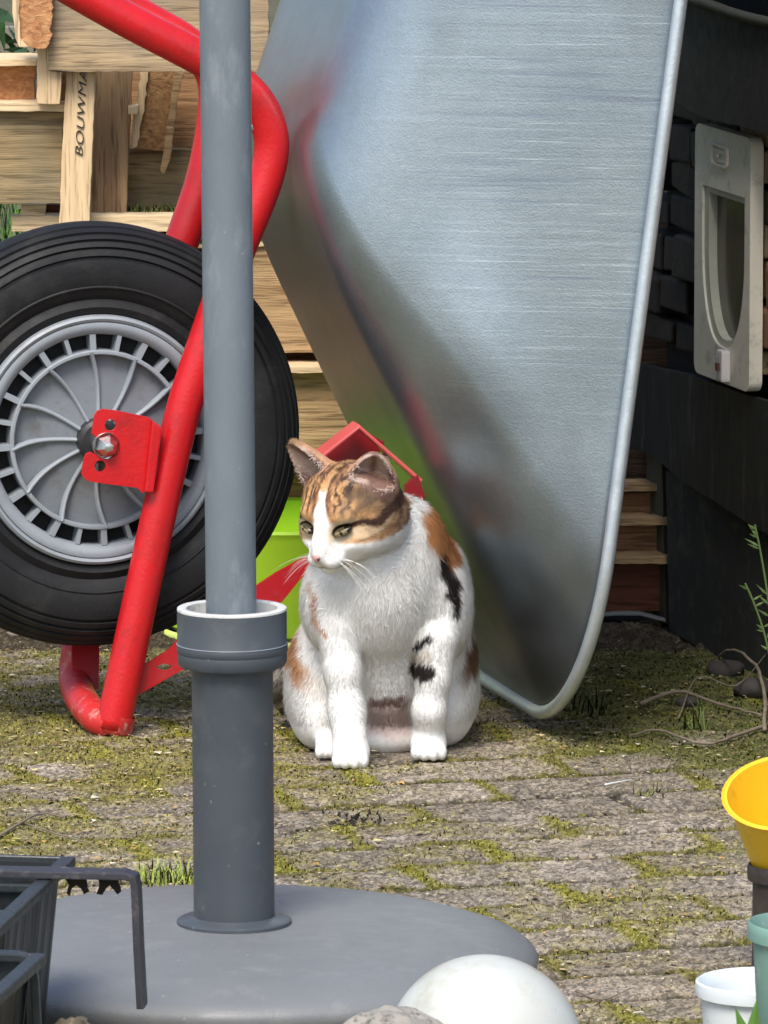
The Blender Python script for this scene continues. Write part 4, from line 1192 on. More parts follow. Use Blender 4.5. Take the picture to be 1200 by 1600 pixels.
# ================================================================ POTS (lower right)
def pot(name, label, c, ax, R, Hh, r2, mat, t=.002, lip=.004, liph=.012, rootloc=None, soil=None):
    root = empty(name, rootloc or (c - ax * Hh), label, 'plant pot')
    pr_ = [(r2 - .001, -Hh), (r2, -Hh + .003), (R - .003 - lip * .3, -liph), (R, -liph - .0005), (R + .0005, -liph * .5), (R, -.0005), (R - t * .5, .0006), (R - t, -.0005), (R - t - lip * .6, -liph), (r2 - t, -Hh + t), (0, -Hh + t)]
    V, Fc = lathe([(0, -Hh)] + pr_, c, ax, n=72)
    mesh_obj('pot_body', V, Fc, mat, root, smooth=True, auto=40)
    if soil is not None:
        rs = R - t - lip * .6 - (R - r2) * (-soil) / Hh
        V, Fc = lathe([(0, soil + .002), (rs * .5, soil + .004), (rs, soil)], c, ax, n=40)
        mesh_obj('soil', V, Fc, M_soil, root, smooth=True)
    return root
# stand of dark nursery pots carrying the yellow pot
Yg = 5.2
kc = C(1232, 1350, Yg)
pot('nursery_pot', 'crumpled dark nursery pot under the tilted yellow pot', kc + Vector((0, .0, .0)), Vector((0, 0, 1)), .034, kc.z, .030, plastic('dark_nursery', (.03, .02, .016), (.05, .04, .03), rough=.6, scale=60, bscale=90, bstr=1), rootloc=(kc.x, kc.y, 0))
yc = C(1226, 1238, Yg - .02); yax = Vector((-.10, -.42, .86)).normalized()
pot('plant_pot', 'glossy yellow plant pot, tilted forward, its mouth showing orange inside', yc, yax, .052, .070, .034, M_yellow, t=.0022, lip=.003, liph=.0)
# sage green pot on a support, white pot behind it
gc = C(1262, 1444, 4.62)
pot('plant_pot', 'small sage green plant pot with rolled rim at the right edge', gc, Vector((.05, 0, 1)).normalized(), .0455, .082, .034, M_green, liph=.012)
gb = gc - Vector((.05, 0, 1)).normalized() * .082
pot('nursery_pot', 'upturned dark pot under the sage green pot', Vector((gb.x + .02, gb.y, .0)), Vector((0, 0, -1)), .032, gb.z, .028, M_planter, rootloc=(gb.x + .02, gb.y, 0))
wc_ = C(1190, 1532, 4.76)
pot('plant_pot', 'white plastic pot with moss stained rim behind the sage green pot', wc_, Vector((0, 0, 1)), .0515, wc_.z, .042, M_white, t=.003, liph=.010, rootloc=(wc_.x, wc_.y, 0), soil=-.03)
# seedling in front
sc2 = C(1172, 1640, 4.58)
mb = MB()
for (dx, dz, l) in ((-.35, 1, .036), (.12, 1, .042), (.7, .7, .034), (-.8, .5, .025)):
    d = Vector((dx, -.1, dz)).normalized(); V, Fc = leaf(Vector((sc2.x, sc2.y, max(.0, sc2.z) + .0)), d, Vector((0, -1, .2)).normalized(), l, .0055); mb.add(V, Fc)
V, Fc = tube([Vector((sc2.x, sc2.y, 0)), sc2], .0015, 8); mb.add(V, Fc)
o = mb.build('seedling', M_leaf, loc=Vector((sc2.x, sc2.y, 0))); tag(o, 'small green seedling tip in front of the white pot at the bottom edge', 'seedling')

# ================================================================ CAT
CY = 6.20
def cp(px, py, Y): return np.array(C(px, py, Y)[:])
class Sdf:
    def __init__(s, lo, hi, h):
        s.h = h; s.lo = np.array(lo)
        s.n = np.ceil((np.array(hi) - s.lo) / h).astype(int) + 1
        s.ax = [s.lo[i] + h * np.arange(s.n[i]) for i in range(3)]
        s.d = np.full(s.n, .05, dtype=np.float32)
    def region(s, lo, hi):
        a = np.clip(np.floor((lo - s.lo) / s.h).astype(int), 0, s.n - 1); b = np.clip(np.ceil((hi - s.lo) / s.h).astype(int) + 1, 1, s.n)
        sl = tuple(slice(a[i], b[i]) for i in range(3))
        X, Y, Z = np.meshgrid(s.ax[0][sl[0]], s.ax[1][sl[1]], s.ax[2][sl[2]], indexing='ij')
        return sl, X, Y, Z
    def blend(s, sl, d, k):
        if any(q.stop <= q.start for q in sl): return
        a = s.d[sl]
        if k <= 0: s.d[sl] = np.minimum(a, d); return
        hh = np.clip(.5 + .5 * (a - d) / k, 0, 1)
        s.d[sl] = a * (1 - hh) + d * hh - k * hh * (1 - hh)
    def ell(s, c, r, R=None, k=.012):
        c = np.array(c, float); r = np.array(r, float); m = r.max() + k + .01
        sl, X, Y, Z = s.region(c - m, c + m)
        P = np.stack([X - c[0], Y - c[1], Z - c[2]], -1)
        if R is not None: P = P @ R            # world -> local (R columns are the local axes)
        k0 = np.linalg.norm(P / r, axis=-1); k1 = np.linalg.norm(P / (r * r), axis=-1) + 1e-9
        s.blend(sl, k0 * (k0 - 1) / k1, k)
    def cone(s, a, b, r1, r2, k=.010, sub=None):
        a = np.array(a, float); b = np.array(b, float); m = max(r1, r2) + k + .01
        sl, X, Y, Z = s.region(np.minimum(a, b) - m, np.maximum(a, b) + m)
        P = np.stack([X, Y, Z], -1) - a; ab = b - a
        t = np.clip((P @ ab) / (ab @ ab), 0, 1)
        d = np.linalg.norm(P - t[..., None] * ab, axis=-1) - (r1 + (r2 - r1) * t)
        s.blend(sl, d, k)
    def chain(s, pts, k=.010):
        for (a, r1), (b, r2) in zip(pts[:-1], pts[1:]): s.cone(a, b, r1, r2, k)
    def surface(s):
        d = s.d; n = d.shape
        ins = d < 0
        c = np.zeros((n[0] - 1, n[1] - 1, n[2] - 1), dtype=np.int8)
        for i in (0, 1):
            for j in (0, 1):
                for k in (0, 1): c += ins[i:n[0] - 1 + i, j:n[1] - 1 + j, k:n[2] - 1 + k]
        act = (c > 0) & (c < 8)
        idx = np.full(act.shape, -1, dtype=np.int64); ijk = np.argwhere(act); idx[act] = np.arange(len(ijk))
        acc = np.zeros((len(ijk), 3)); cnt = np.zeros(len(ijk))
        corners = [(i, j, k) for i in (0, 1) for j in (0, 1) for k in (0, 1)]
        for a in corners:
            for ax in range(3):
                if a[ax] == 1: continue
                b = list(a); b[ax] = 1
                da = d[ijk[:, 0] + a[0], ijk[:, 1] + a[1], ijk[:, 2] + a[2]]; db = d[ijk[:, 0] + b[0], ijk[:, 1] + b[1], ijk[:, 2] + b[2]]
                m = (da < 0) != (db < 0)
                t = np.where(m, da / np.where(m, da - db, 1), 0)
                p = np.tile(np.array(a, float), (len(ijk), 1)); p[:, ax] = t
                acc[m] += p[m]; cnt[m] += 1
        V = s.lo + (ijk + acc / cnt[:, None]) * s.h
        faces = []
        for ax in range(3):
            o1, o2 = [q for q in range(3) if q != ax]
            sl0 = [slice(None)] * 3; sl1 = [slice(None)] * 3; sl0[ax] = slice(0, n[ax] - 1); sl1[ax] = slice(1, n[ax])
            m = ins[tuple(sl0)] != ins[tuple(sl1)]
            e = np.argwhere(m); e = e[(e[:, o1] > 0) & (e[:, o2] > 0) & (e[:, o1] < n[o1] - 1) & (e[:, o2] < n[o2] - 1)]
            q = []
            for (u, v) in ((0, 0), (1, 0), (1, 1), (0, 1)):
                f = e.copy(); f[:, o1] -= u; f[:, o2] -= v; q.append(idx[f[:, 0], f[:, 1], f[:, 2]])
            q = np.stack(q, 1)
            flip = ins[e[:, 0], e[:, 1], e[:, 2]]
            if ax == 1: flip = ~flip
            q[~flip] = q[~flip][:, ::-1]
            faces.append(q)
        return V, np.concatenate(faces)

# head frame
YAW, PIT, ROL = math.radians(35), math.radians(18), math.radians(0)
HC = cp(546, 797, CY + .015)
hf = np.array([-math.sin(YAW) * math.cos(PIT), -math.cos(YAW) * math.cos(PIT), -math.sin(PIT)])
hs = np.array([math.cos(YAW), -math.sin(YAW), 0.0])
hu = np.cross(hs, hf); hu = hu * (1 if hu[2] > 0 else -1)
hs, hu = hs * math.cos(ROL) + hu * math.sin(ROL), hu * math.cos(ROL) - hs * math.sin(ROL)
HR = np.stack([hs, hf, hu], 1)
def hp_(s, f, u): return HC + hs * s + hf * f + hu * u
S = Sdf((-.135, 6.09, -.004), (.125, 6.52, .345), .0017)

# trunk
S.ell(cp(604, 1010, 6.335), (.072, .085, .096), k=.02)
S.ell(cp(600, 1075, 6.37), (.078, .090, .070), k=.03)
S.ell(cp(604, 928, 6.285), (.067, .060, .068), k=.03)
S.ell(cp(612, 868, 6.275), (.047, .048, .050), k=.03)
S.ell(cp(586, 925, 6.240), (.048, .034, .056), k=.03)            # chest bib
S.ell(cp(594, 1010, 6.28), (.036, .03, .050), k=.025)
S.cone(cp(606, 868, 6.270), hp_(.0, -.020, -.012), .044, .040, k=.022)      # neck
S.ell(cp(644, 850, 6.268), (.024, .032, .036), k=.025)
S.ell(cp(694, 935, 6.32), (.026, .04, .058), k=.025)           # shoulder blade / back on the right
# shoulders and forelegs
S.ell(cp(510, 945, 6.252), (.024, .032, .044), k=.022)
S.ell(cp(692, 955, 6.268), (.026, .032, .046), k=.022)
gl = G(547, 1203); gr_ = G(670, 1190)
gl = np.array([gl.x, gl.y, 0]); gr_ = np.array([gr_.x, gr_.y, 0])
lw = gl + np.array([0, .020, .026]); rw = gr_ + np.array([0, .020, .026])
S.chain([(cp(527, 985, 6.228), .0190), (cp(536, 1050, 6.215), .0166), (cp(542, 1110, 6.21), .0166), (lw, .0164)], k=.010)
S.chain([(cp(684, 1000, 6.238), .0195), (cp(677, 1060, 6.232), .0156), (cp(671, 1110, 6.23), .0152), (rw, .0152)], k=.010)
def paw(g, dirx, w=.0185, k=.006):
    f = np.array([dirx, -1, 0]); f /= np.linalg.norm(f); sd = np.array([-f[1], f[0], 0])
    S.ell(g - f * .018 + np.array([0, 0, .013]), (w, .019, .0135), k=.008)
    for q, (a, b) in enumerate(((-.75, .002), (-.27, .0065), (.27, .0065), (.75, .002))):
        S.ell(g + sd * (a * w * .92) + f * (b - .006) + np.array([0, 0, .0085]), (.0054, .0085, .0082), k=.0016)
paw(gl, -.05, .0182); paw(gr_, .02, .0178)
# haunches
S.ell(cp(503, 1062, 6.335), (.036, .072, .058), k=.02)
S.ell(cp(500, 1112, 6.31), (.026, .055, .036), k=.02)
S.ell(cp(698, 1055, 6.35), (.030, .070, .056), k=.02)
S.ell(cp(694, 1105, 6.32), (.026, .055, .036), k=.02)
g3 = G(509, 1186); g3 = np.array([g3.x, g3.y, 0]); 
S.ell(g3 + np.array([0.002, .018, .011]), (.0125, .022, .0115), k=.006)
for a in (-.006, .0, .006): S.ell(g3 + np.array([a, .000, .0078]), (.0045, .008, .0075), k=.0015)
g4 = G(712, 1166); g4 = np.array([g4.x - .012, g4.y, 0]); S.ell(g4 + np.array([-.008, .018, .011]), (.012, .024, .011), k=.006)
# belly between the forelegs
S.ell(cp(606, 1120, 6.325), (.046, .035, .040), k=.018)
S.ell(cp(606, 1150, 6.30), (.040, .030, .018), k=.012)
# tail curled at the left behind the haunch
tl = [(cp(560, 1125, 6.44), .016), (cp(500, 1110, 6.45), .0135), (cp(455, 1100, 6.43), .012), (cp(440, 1088, 6.40), .0115), (cp(437, 1062, 6.385), .010), (cp(441, 1045, 6.38), .007)]
S.chain(tl, k=.008)
# head
def he(s, f, u, r, k=.010): S.ell(hp_(s, f, u), r, HR, k)
he(0, -.004, .004, (.0450, .0455, .0400), .014)
he(0, .008, .018, (.034, .032, .026), .012)
for q in (-1, 1):
    he(q * .0280, .010, -.017, (.0190, .0250, .0185), .012)
    he(q * .036, -.006, -.012, (.016, .024, .022), .014)
    he(q * .0165, .0345, .0125, (.0125, .0100, .0085), .008)
    he(q * .0085, .0485, -.0275, (.0105, .0125, .0092), .006)
    he(q * .020, .034, -.016, (.012, .012, .010), .010)
S.cone(hp_(0, .034, .010), hp_(0, .0580, -.0190), .0125, .0066, k=.008)
S.cone(hp_(0, .030, -.010), hp_(0, .050, -.014), .015, .010, k=.008)
he(0, .0450, -.0385, (.0085, .0095, .0065), .006)
he(0, .020, -.030, (.022, .026, .014), .012)
# eye sockets (carved)
def carve(c, r, R=None, k=.003):
    c = np.array(c); r = np.array(r); m = r.max() + .006
    sl, X, Y, Z = S.region(c - m, c + m)
    P = np.stack([X - c[0], Y - c[1], Z - c[2]], -1)
    if R is not None: P = P @ R
    k0 = np.linalg.norm(P / r, axis=-1); k1 = np.linalg.norm(P / (r * r), axis=-1) + 1e-9
    d = -(k0 * (k0 - 1) / k1); a = S.d[sl]
    hh = np.clip(.5 - .5 * (a - d) / k, 0, 1)
    S.d[sl] = a * (1 - hh) + d * hh + k * hh * (1 - hh)
EYE = {}
for q in (-1, 1):
    ex = hs * q * .9 - hf * .42; ex /= np.linalg.norm(ex)
    ex = ex + hu * .30; ex /= np.linalg.norm(ex)
    fw = hf * .9 + hs * q * .42; fw = fw - ex * (fw @ ex); fw /= np.linalg.norm(fw)
    eu = np.cross(ex, fw); eu *= (1 if eu @ hu > 0 else -1)
    c = hp_(q * .0205, .0425, -.0005)
    ER = np.stack([ex, fw, eu], 1)
    carve(c, (.0105, .0065, .0047), ER, .0025)
    EYE[q] = (c, ER)
# ears: thin shells, opening carved
def ear(base, tip, openv, rb, wide, depth):
    base = np.array(base); tip = np.array(tip); L_ = np.linalg.norm(tip - base); ax = (tip - base) / L_
    op = np.array(openv, float); op = op - ax * (op @ ax); op /= np.linalg.norm(op)
    sd = np.cross(ax, op)
    m = L_ + .03
    sl, X, Y, Z = S.region(np.minimum(base, tip) - .03, np.maximum(base, tip) + .02)
    P = np.stack([X, Y, Z], -1) - base
    u = P @ ax; v = P @ sd; w = P @ op
    t = np.clip(u / L_, -.5, 1)
    half = rb * np.sqrt(np.clip(1 - t, 0, 1)) * (1 - .12 * t) + .0015
    def shell(off, hw, th):
        q = np.sqrt((v / hw) ** 2 + ((w + off) / th) ** 2)
        return (q - 1) * np.minimum(hw, th)
    outer = shell(.001, half, half * .62 + .001)
    outer = np.maximum(outer, (u - L_))
    outer = np.maximum(outer, -u - .012)
    inner = shell(-.008 + .001 * 0, half * .86 + .0, half * .74 + .0005)
    inner = np.maximum(inner, -(u - .006))
    d = np.maximum(outer, -inner)
    a = S.d[sl]; k = .004
    hh = np.clip(.5 + .5 * (a - d) / k, 0, 1)
    S.d[sl] = a * (1 - hh) + d * hh - k * hh * (1 - hh)
    return base, tip, ax, sd, op
earR = ear(hp_(.0270, -.006, .026), hp_(.0400, -.004, .061), hs * .55 + hf * .85, .0280, 0, 0)
earL = ear(hp_(-.0290, -.006, .024), hp_(-.0570, -.002, .066), -hs * .25 + hf * 1.0, .0255, 0, 0)
V, FQc = S.surface()
V = np.asarray(V)
# light smoothing (Laplacian) keeps the grid from showing
def edges_of(Fq): return np.unique(np.sort(np.concatenate([Fq[:, [0, 1]], Fq[:, [1, 2]], Fq[:, [2, 3]], Fq[:, [3, 0]]]), axis=1), axis=0)
E = edges_of(FQc); deg = np.bincount(E.ravel(), minlength=len(V)).astype(float)
for it in range(3):
    acc = np.zeros_like(V)
    for a in range(3): acc[:, a] = np.bincount(E[:, 0], V[E[:, 1], a], len(V)) + np.bincount(E[:, 1], V[E[:, 0], a], len(V))
    V = V * .5 + .5 * acc / deg[:, None]
def face_n(V, Fq):
    n_ = np.cross(V[Fq[:, 2]] - V[Fq[:, 0]], V[Fq[:, 3]] - V[Fq[:, 1]]); return n_
fn = face_n(V, FQc)
VN = np.zeros_like(V)
for c in range(4):
    for a in range(3): VN[:, a] += np.bincount(FQc[:, c], fn[:, a], len(V))
VN /= np.linalg.norm(VN, axis=1, keepdims=True) + 1e-12
# orientation check: normals must agree with the distance field gradient
cen = V.mean(0)
if (VN * (V - cen)).sum(1).mean() < 0: VN = -VN; FQc = FQc[:, ::-1]

# coat pattern, laid out in the cat's own space -------------------------------
def chart(P):
    """front-view coordinates of the coat (an orthographic chart through the chest)"""
    c0 = np.array(C(600, 950, CY)[:]); s = F / float((Vector(c0) - CO).dot(FW))
    d = P - c0
    upv = np.array(UP[:])
    return 600 + d[:, 0] * s, 950 - (d @ upv) * s
def seg_mask(x, y, pts, w, soft):
    m = np.zeros_like(x)
    for i in range(len(pts) - 1):
        ax_, ay_ = pts[i][:2]; bx_, by_ = pts[i + 1][:2]
        wa = pts[i][2] if len(pts[i]) > 2 else w; wb_ = pts[i + 1][2] if len(pts[i + 1]) > 2 else w
        dx, dy = bx_ - ax_, by_ - ay_
        t = np.clip(((x - ax_) * dx + (y - ay_) * dy) / (dx * dx + dy * dy), 0, 1)
        d = np.hypot(x - ax_ - t * dx, y - ay_ - t * dy); ww = wa + (wb_ - wa) * t
        m = np.maximum(m, 1 - sstep(ww - soft, ww + soft, d))
    return m
def coat(P, Nn):
    n = len(P)
    x, y = chart(P)
    j1 = fbm(P, 90, 3, 41) - .5; j2 = fbm(P, 90, 3, 47) - .5; f1 = vnoise(P, 420, 51); f2 = fbm(P, 40, 3, 53)
    x = x + j1 * 22; y = y + j2 * 22
    hl = (P - HC) @ HR; s, f, u = hl[:, 0] + j1 * .006, hl[:, 1], hl[:, 2] + j2 * .006
    head = (1 - sstep(.062, .072, np.linalg.norm((P - HC) * np.array([1, 1, 1]), axis=1)))
    earm = ((hl[:, 2] > .036)).astype(float)
    head = np.maximum(head, earm * (np.abs(hl[:, 1]) < .04))
    colr = np.tile(np.array([.89, .88, .85]), (n, 1)) * (.93 + .09 * f2[:, None])
    def put(m, c, v=.25):
        nonlocal colr
        cc = np.array(c)[None] * (1 - v + 2 * v * f1[:, None]); colr = colr * (1 - m[:, None]) + cc * m[:, None]
    ORG = (.50, .22, .085); BRN = (.20, .105, .055); BLK = (.018, .013, .012); LBR = (.46, .30, .17)
    body = 1 - head
    front = sstep(.3, -.1, Nn[:, 1])
    # back and right side
    put(body * seg_mask(x, y, [(672, 800, 15), (690, 840, 20), (703, 872, 17)], 16, 5), ORG)
    put(body * seg_mask(x, y, [(694, 872, 9), (704, 905, 12), (712, 940, 9), (713, 958, 4)], 10, 3), BLK)
    put(body * seg_mask(x, y, [(752, 985, 8), (738, 1040, 12), (700, 1092, 16)], 12, 7) * sstep(6.27, 6.30, P[:, 1]), BRN, .5)
    # left chest streak and haunch band
    put(body * seg_mask(x, y, [(487, 905, 4), (494, 945, 5), (504, 988, 4)], 5, 2.5) * .85, (.52, .25, .14))
    put(body * seg_mask(x, y, [(448, 970, 16), (452, 1020, 13), (475, 1065, 14), (530, 1105, 15)], 12, 7) * sstep(6.255, 6.285, P[:, 1]), (.50, .26, .12), .4)
    # dark marks inside the right foreleg
    inr = body
    put(inr * seg_mask(x, y, [(652, 1010, 6), (670, 996, 9)], 8, 3), BLK)
    put(inr * seg_mask(x, y, [(648, 1030, 9), (668, 1026, 9)], 8, 4) * .7, (.42, .34, .26))
    put(inr * seg_mask(x, y, [(650, 1050, 12), (668, 1048, 11)], 11, 3), BLK)
    # belly: pink skin, shade under the chest painted as a dark band
    put(body * (1 - sstep(28, 38, np.abs(x - 607))) * sstep(1085, 1100, y) * sstep(6.235, 6.255, P[:, 1]) * (1 - sstep(1140, 1170, y)) * .85, (.56, .40, .37), .1)
    put(body * (1 - sstep(22, 34, np.abs(x - 607))) * (1 - sstep(5, 12, np.abs(y - 1098))) * sstep(6.235, 6.25, P[:, 1]), (.22, .15, .13))
    # back of the animal: tortoiseshell patches
    bk = sstep(6.36, 6.40, P[:, 1]) * sstep(.5, .55, vnoise(P, 18, 61)); put(body * bk, ORG)
    bk2 = sstep(6.36, 6.40, P[:, 1]) * sstep(.56, .6, vnoise(P, 16, 71)); put(body * bk2, BLK)
    tailm = (1 - sstep(458, 466, x)) * sstep(6.36, 6.37, P[:, 1]) * sstep(1030, 1040, y)
    put(tailm, (.30, .27, .24)); put(tailm * sstep(.2, .5, np.sin(y / 4.2 + x / 9)), (.07, .06, .055))
    # ---- head: tabby cap, white blaze and muzzle
    blaze_w = .0040 + .0075 * sstep(.030, -.002, u) + .006 * sstep(.012, -.012, u)
    blz = (1 - sstep(blaze_w - .0015, blaze_w + .0015, np.abs(s - .001 + u * .04))) * (1 - sstep(.032, .037, u)) * sstep(-.005, .01, f)
    low = sstep(-.0105, -.0145, u + .0035 * sstep(.018, .04, np.abs(s)) * 1.0 + .0)          # white lower face
    tab = head * (1 - low)
    put(tab, (.58, .33, .15), .3)
    side = sstep(.022, .035, np.abs(s)) * sstep(.03, .0, f)
    put(tab * side * .9, (.25, .155, .085), .45)
    # mackerel lines on brow and crown
    ln = sstep(.1, .6, np.sin(np.abs(s) * 820 + 5 * j1 + u * 60))
    put(tab * ln * sstep(.010, .02, u) * (1 - sstep(.028, .034, np.abs(s))) * 1.0, (.10, .045, .025), .3)
    crown = sstep(.020, .030, u) * (1 - sstep(.022, .030, np.abs(s)))
    put(tab * crown * sstep(.46, .56, fbm(np.stack([hl[:, 0] * 2.6, hl[:, 1] * .8, hl[:, 2] * .8], 1), 150, 2, 81)) * .95, (.05, .035, .028), .3)
    under = np.exp(-(((hl[:, 0] - .034) / .014) ** 2 + ((hl[:, 2] - .022) / .010) ** 2)) + np.exp(-(((hl[:, 0] + .034) / .012) ** 2 + ((hl[:, 2] - .022) / .008) ** 2))
    put(tab * np.clip(under * 1.3, 0, .9) * sstep(.3, .5, f2), (.16, .11, .075), .4)
    put(tab * sstep(.001, .004, np.abs(s) - blaze_w) * (1 - sstep(.004, .007, np.abs(s) - blaze_w)) * sstep(-.002, .008, u) * .6, (.30, .13, .07))
    sw = sstep(.35, .6, np.sin((u * 420 + np.abs(s) * 190 + f * 160) + 5 * j2))
    put(tab * side * sw * .85, (.085, .05, .033), .4)
    put(head * blz, (.84, .82, .79), .04)
    # pale ring under each eye and dark lid line, cheek stripes
    for q in (-1, 1):
        c, ER = EYE[q]
        e = (P - c) @ ER; ea = e[:, 0] / .0118; eb = e[:, 2] / .0078
        ring = 1 - sstep(.95, 1.75, np.hypot(ea, eb)); put(head * ring * (np.abs(e[:, 1]) < .02), (.62, .50, .33), .1)
        lid = 1 - sstep(.85, 1.08, np.hypot(ea, (e[:, 2] - .0004) / .0062)); put(head * lid * (np.abs(e[:, 1]) < .02), (.025, .016, .012), .1)
        # stripe running back from the outer corner
        t = np.clip((e[:, 0] - .010) / .034, 0, 1)
        yy = .0005 - .009 * np.sin(t * 1.9) + .0015 * np.sin(t * 9)
        st_ = (1 - sstep(.0019, .0034, np.abs(e[:, 2] - yy) / (1 + 1.3 * t))) * sstep(.008, .011, e[:, 0]) * (1 - sstep(.050, .056, e[:, 0]))
        put(head * st_ * (q * hl[:, 0] > .012), (.05, .025, .018), .2)
        t2 = np.clip((e[:, 0] - .004) / .036, 0, 1)
        yy2 = -.0125 - .0045 * np.sin(t2 * 3.0)
        st2 = (1 - sstep(.0008, .0024, np.abs(e[:, 2] - yy2))) * sstep(.004, .012, e[:, 0]) * (1 - sstep(.036, .044, e[:, 0]))
        put(head * st2 * (q * hl[:, 0] > .012) * .85, (.13, .08, .05), .2)
        between = sstep(yy2 - .001, yy2 + .001, e[:, 2]) * (1 - sstep(yy - .003, yy - .001, e[:, 2])) * sstep(.006, .012, e[:, 0]) * (1 - sstep(.04, .05, e[:, 0]))
        put(head * between * (1 - st_) * (q * hl[:, 0] > .012) * .85, (.56, .42, .27), .2)
    # nose bridge shadow of colour, mouth line
    mouth = (1 - sstep(.0006, .0018, np.abs(u + .0338 + .10 * np.abs(s)))) * (np.abs(hl[:, 0]) < .018) * sstep(.040, .046, f)
    put(head * mouth * .8, (.14, .08, .075), .1)
    mid = (1 - sstep(.0005, .0013, np.abs(hl[:, 0]))) * sstep(-.035, -.033, hl[:, 2]) * (1 - sstep(-.026, -.024, hl[:, 2])) * sstep(.05, .055, f)
    put(head * mid * .8, (.20, .11, .10), .1)
    # ears
    for (b_, t_, ax_, sd_, op_) in (earR, earL):
        rel = P - b_; uu = rel @ ax_; vv = rel @ sd_; ww = rel @ op_
        near_ = (uu > .002) * (np.abs(vv) < .0255 * np.sqrt(np.clip(1 - uu / .045, .0, 1)) + .003) * (np.abs(ww) < .016)
        inside = near_ * (Nn @ op_ > .15)
        outside = near_ * (Nn @ op_ <= .15)
        put(outside.astype(float), (.46, .26, .15), .2)
        cav = (uu > -.010) * (uu < .045) * ((vv / (.023 * np.sqrt(np.clip(1 - uu / .045, 0, 1)) + .001)) ** 2 + ((ww - .006) / .015) ** 2 < 1) * (ww > -.004)
        put(np.maximum(inside.astype(float), cav.astype(float)), (.20, .115, .09), .2)
        put(inside * (1 - sstep(.003, .009, np.abs(np.abs(vv) - .009))) * .6, (.60, .46, .38), .1)
    return np.clip(colr, .008, .9)
CV = coat(V, VN)
M_skin = vcol('cat_coat', rough=.85, bscale=500, bstr=.25, var=.10, spec=.15, vscale=250)
catroot = Vector((float(cp(600, 1190, 6.25)[0]), 6.30, 0))
cat = empty('cat', catroot, 'white, ginger and tabby cat sitting upright beside the tray, looking left', 'cat')
fast_mesh('body', V - np.array(catroot[:]), FQc, CV, M_skin, parent=cat)
# fur -----------------------------------------------------------------------
area = np.linalg.norm(fn, axis=1); NF = 210000
fc_all = V[FQc].mean(1)
wgt = area.copy()
front_ = (VN[FQc[:, 0]][:, 1] < .35); wgt = wgt * np.where(front_, 1.0, .35)
hd_face = np.linalg.norm(fc_all - HC, axis=1) < .075
wgt = wgt * np.where(hd_face, 2.6, 1.0)
pick = rng.choice(len(FQc), NF, p=wgt / wgt.sum())
w4 = rng.dirichlet((1, 1, 1, 1), NF)
rp_ = (V[FQc[pick]] * w4[..., None]).sum(1); rn = (VN[FQc[pick]] * w4[..., None]).sum(1); rn /= np.linalg.norm(rn, axis=1, keepdims=True)
rc_ = (CV[FQc[pick]] * w4[..., None]).sum(1)
hl = (rp_ - HC) @ HR; hd = np.linalg.norm(rp_ - HC, axis=1)
is_head = (hd < .068) | (hl[:, 2] > .036)
x_, y_ = chart(rp_)
Lh = np.where(is_head, .0052, .0085)
Lh = np.where((~is_head) & (rp_[:, 1] < 6.26), np.clip(.0036 + (rp_[:, 2] - .03) * .040, .0026, .009), Lh)
Lh = np.where((rp_[:, 2] < .030), .0024, Lh)
Lh = np.where((~is_head) & (y_ < 990) & (rp_[:, 1] < 6.30) & (x_ < 690), Lh + (.0100 - Lh) * np.clip((1000 - y_) / 60, 0, 1), Lh)
Lh = np.where(is_head & (hl[:, 1] > .030), .0022, Lh)
Lh = np.where(is_head & (hl[:, 1] < .012) & (hl[:, 2] < .0), .0070, Lh)
earz = np.zeros(NF, bool)
for (b_, t_, ax_, sd_, op_) in (earR, earL):
    rel = rp_ - b_; m = (rel @ ax_ > .004) & (np.abs(rel @ sd_) < .0255 * np.sqrt(np.clip(1 - (rel @ ax_) / .045, .0, 1)) + .003) & (np.abs(rel @ op_) < .016)
    inn = m & ((rn @ op_) > .15); Lh = np.where(m, .0022, Lh)
    rim_in = inn & (np.abs(rel @ sd_) > .004) & (rel @ ax_ < .026) & (rng.random(NF) < .10)
    Lh = np.where(rim_in, .0065, Lh); earz |= rim_in
    rc_ = np.where(rim_in[:, None], np.array([[.60, .50, .42]]), rc_)
Lh = Lh * rng.uniform(.6, 1.15, NF)
flow = np.tile(np.array([0, .25, -1.0]), (NF, 1))
flow[(y_ < 900) & ~is_head] = np.array([-.1, .05, -1.0])
away = rp_ - np.array(hp_(0, .062, -.008)); away /= np.linalg.norm(away, axis=1, keepdims=True)
flow = np.where(is_head[:, None], away, flow)
flow = np.where(earz[:, None], np.array(hs) * .2 + np.array(hf) * .6 + np.array(hu) * .3, flow)
flow = flow + rng.normal(0, .28, (NF, 3))
cl = np.stack([fbm(rp_, 70, 2, 90) - .5, fbm(rp_, 70, 2, 92) - .5, fbm(rp_, 70, 2, 94) - .5], 1)
flow = flow + cl * 1.2
tg = flow - rn * (flow * rn).sum(1, keepdims=True); tg /= np.linalg.norm(tg, axis=1, keepdims=True) + 1e-9
keepout = np.zeros(NF, bool)
for q in (-1, 1):
    c, ER = EYE[q]; e = (rp_ - c) @ ER; keepout |= (np.hypot(e[:, 0] / .0118, e[:, 2] / .0074) < 1) & (np.abs(e[:, 1]) < .015)
e = (rp_ - hp_(0, .063, -.0215)); keepout |= np.linalg.norm(e, axis=1) < .0052
ok = ~keepout & (rp_[:, 2] > .001)
rp_, rn, rc_, tg, Lh = rp_[ok], rn[ok], rc_[ok], tg[ok], Lh[ok]; nF = len(rp_)
lift = rng.uniform(.14, .42, (nF, 1)); gd = rng.random(nF) < .14; lift[gd] *= 1.7; Lh = np.where(gd, Lh * 1.25, Lh)
sdv = np.cross(rn, tg); wd = rng.uniform(.00018, .00036, (nF, 1))
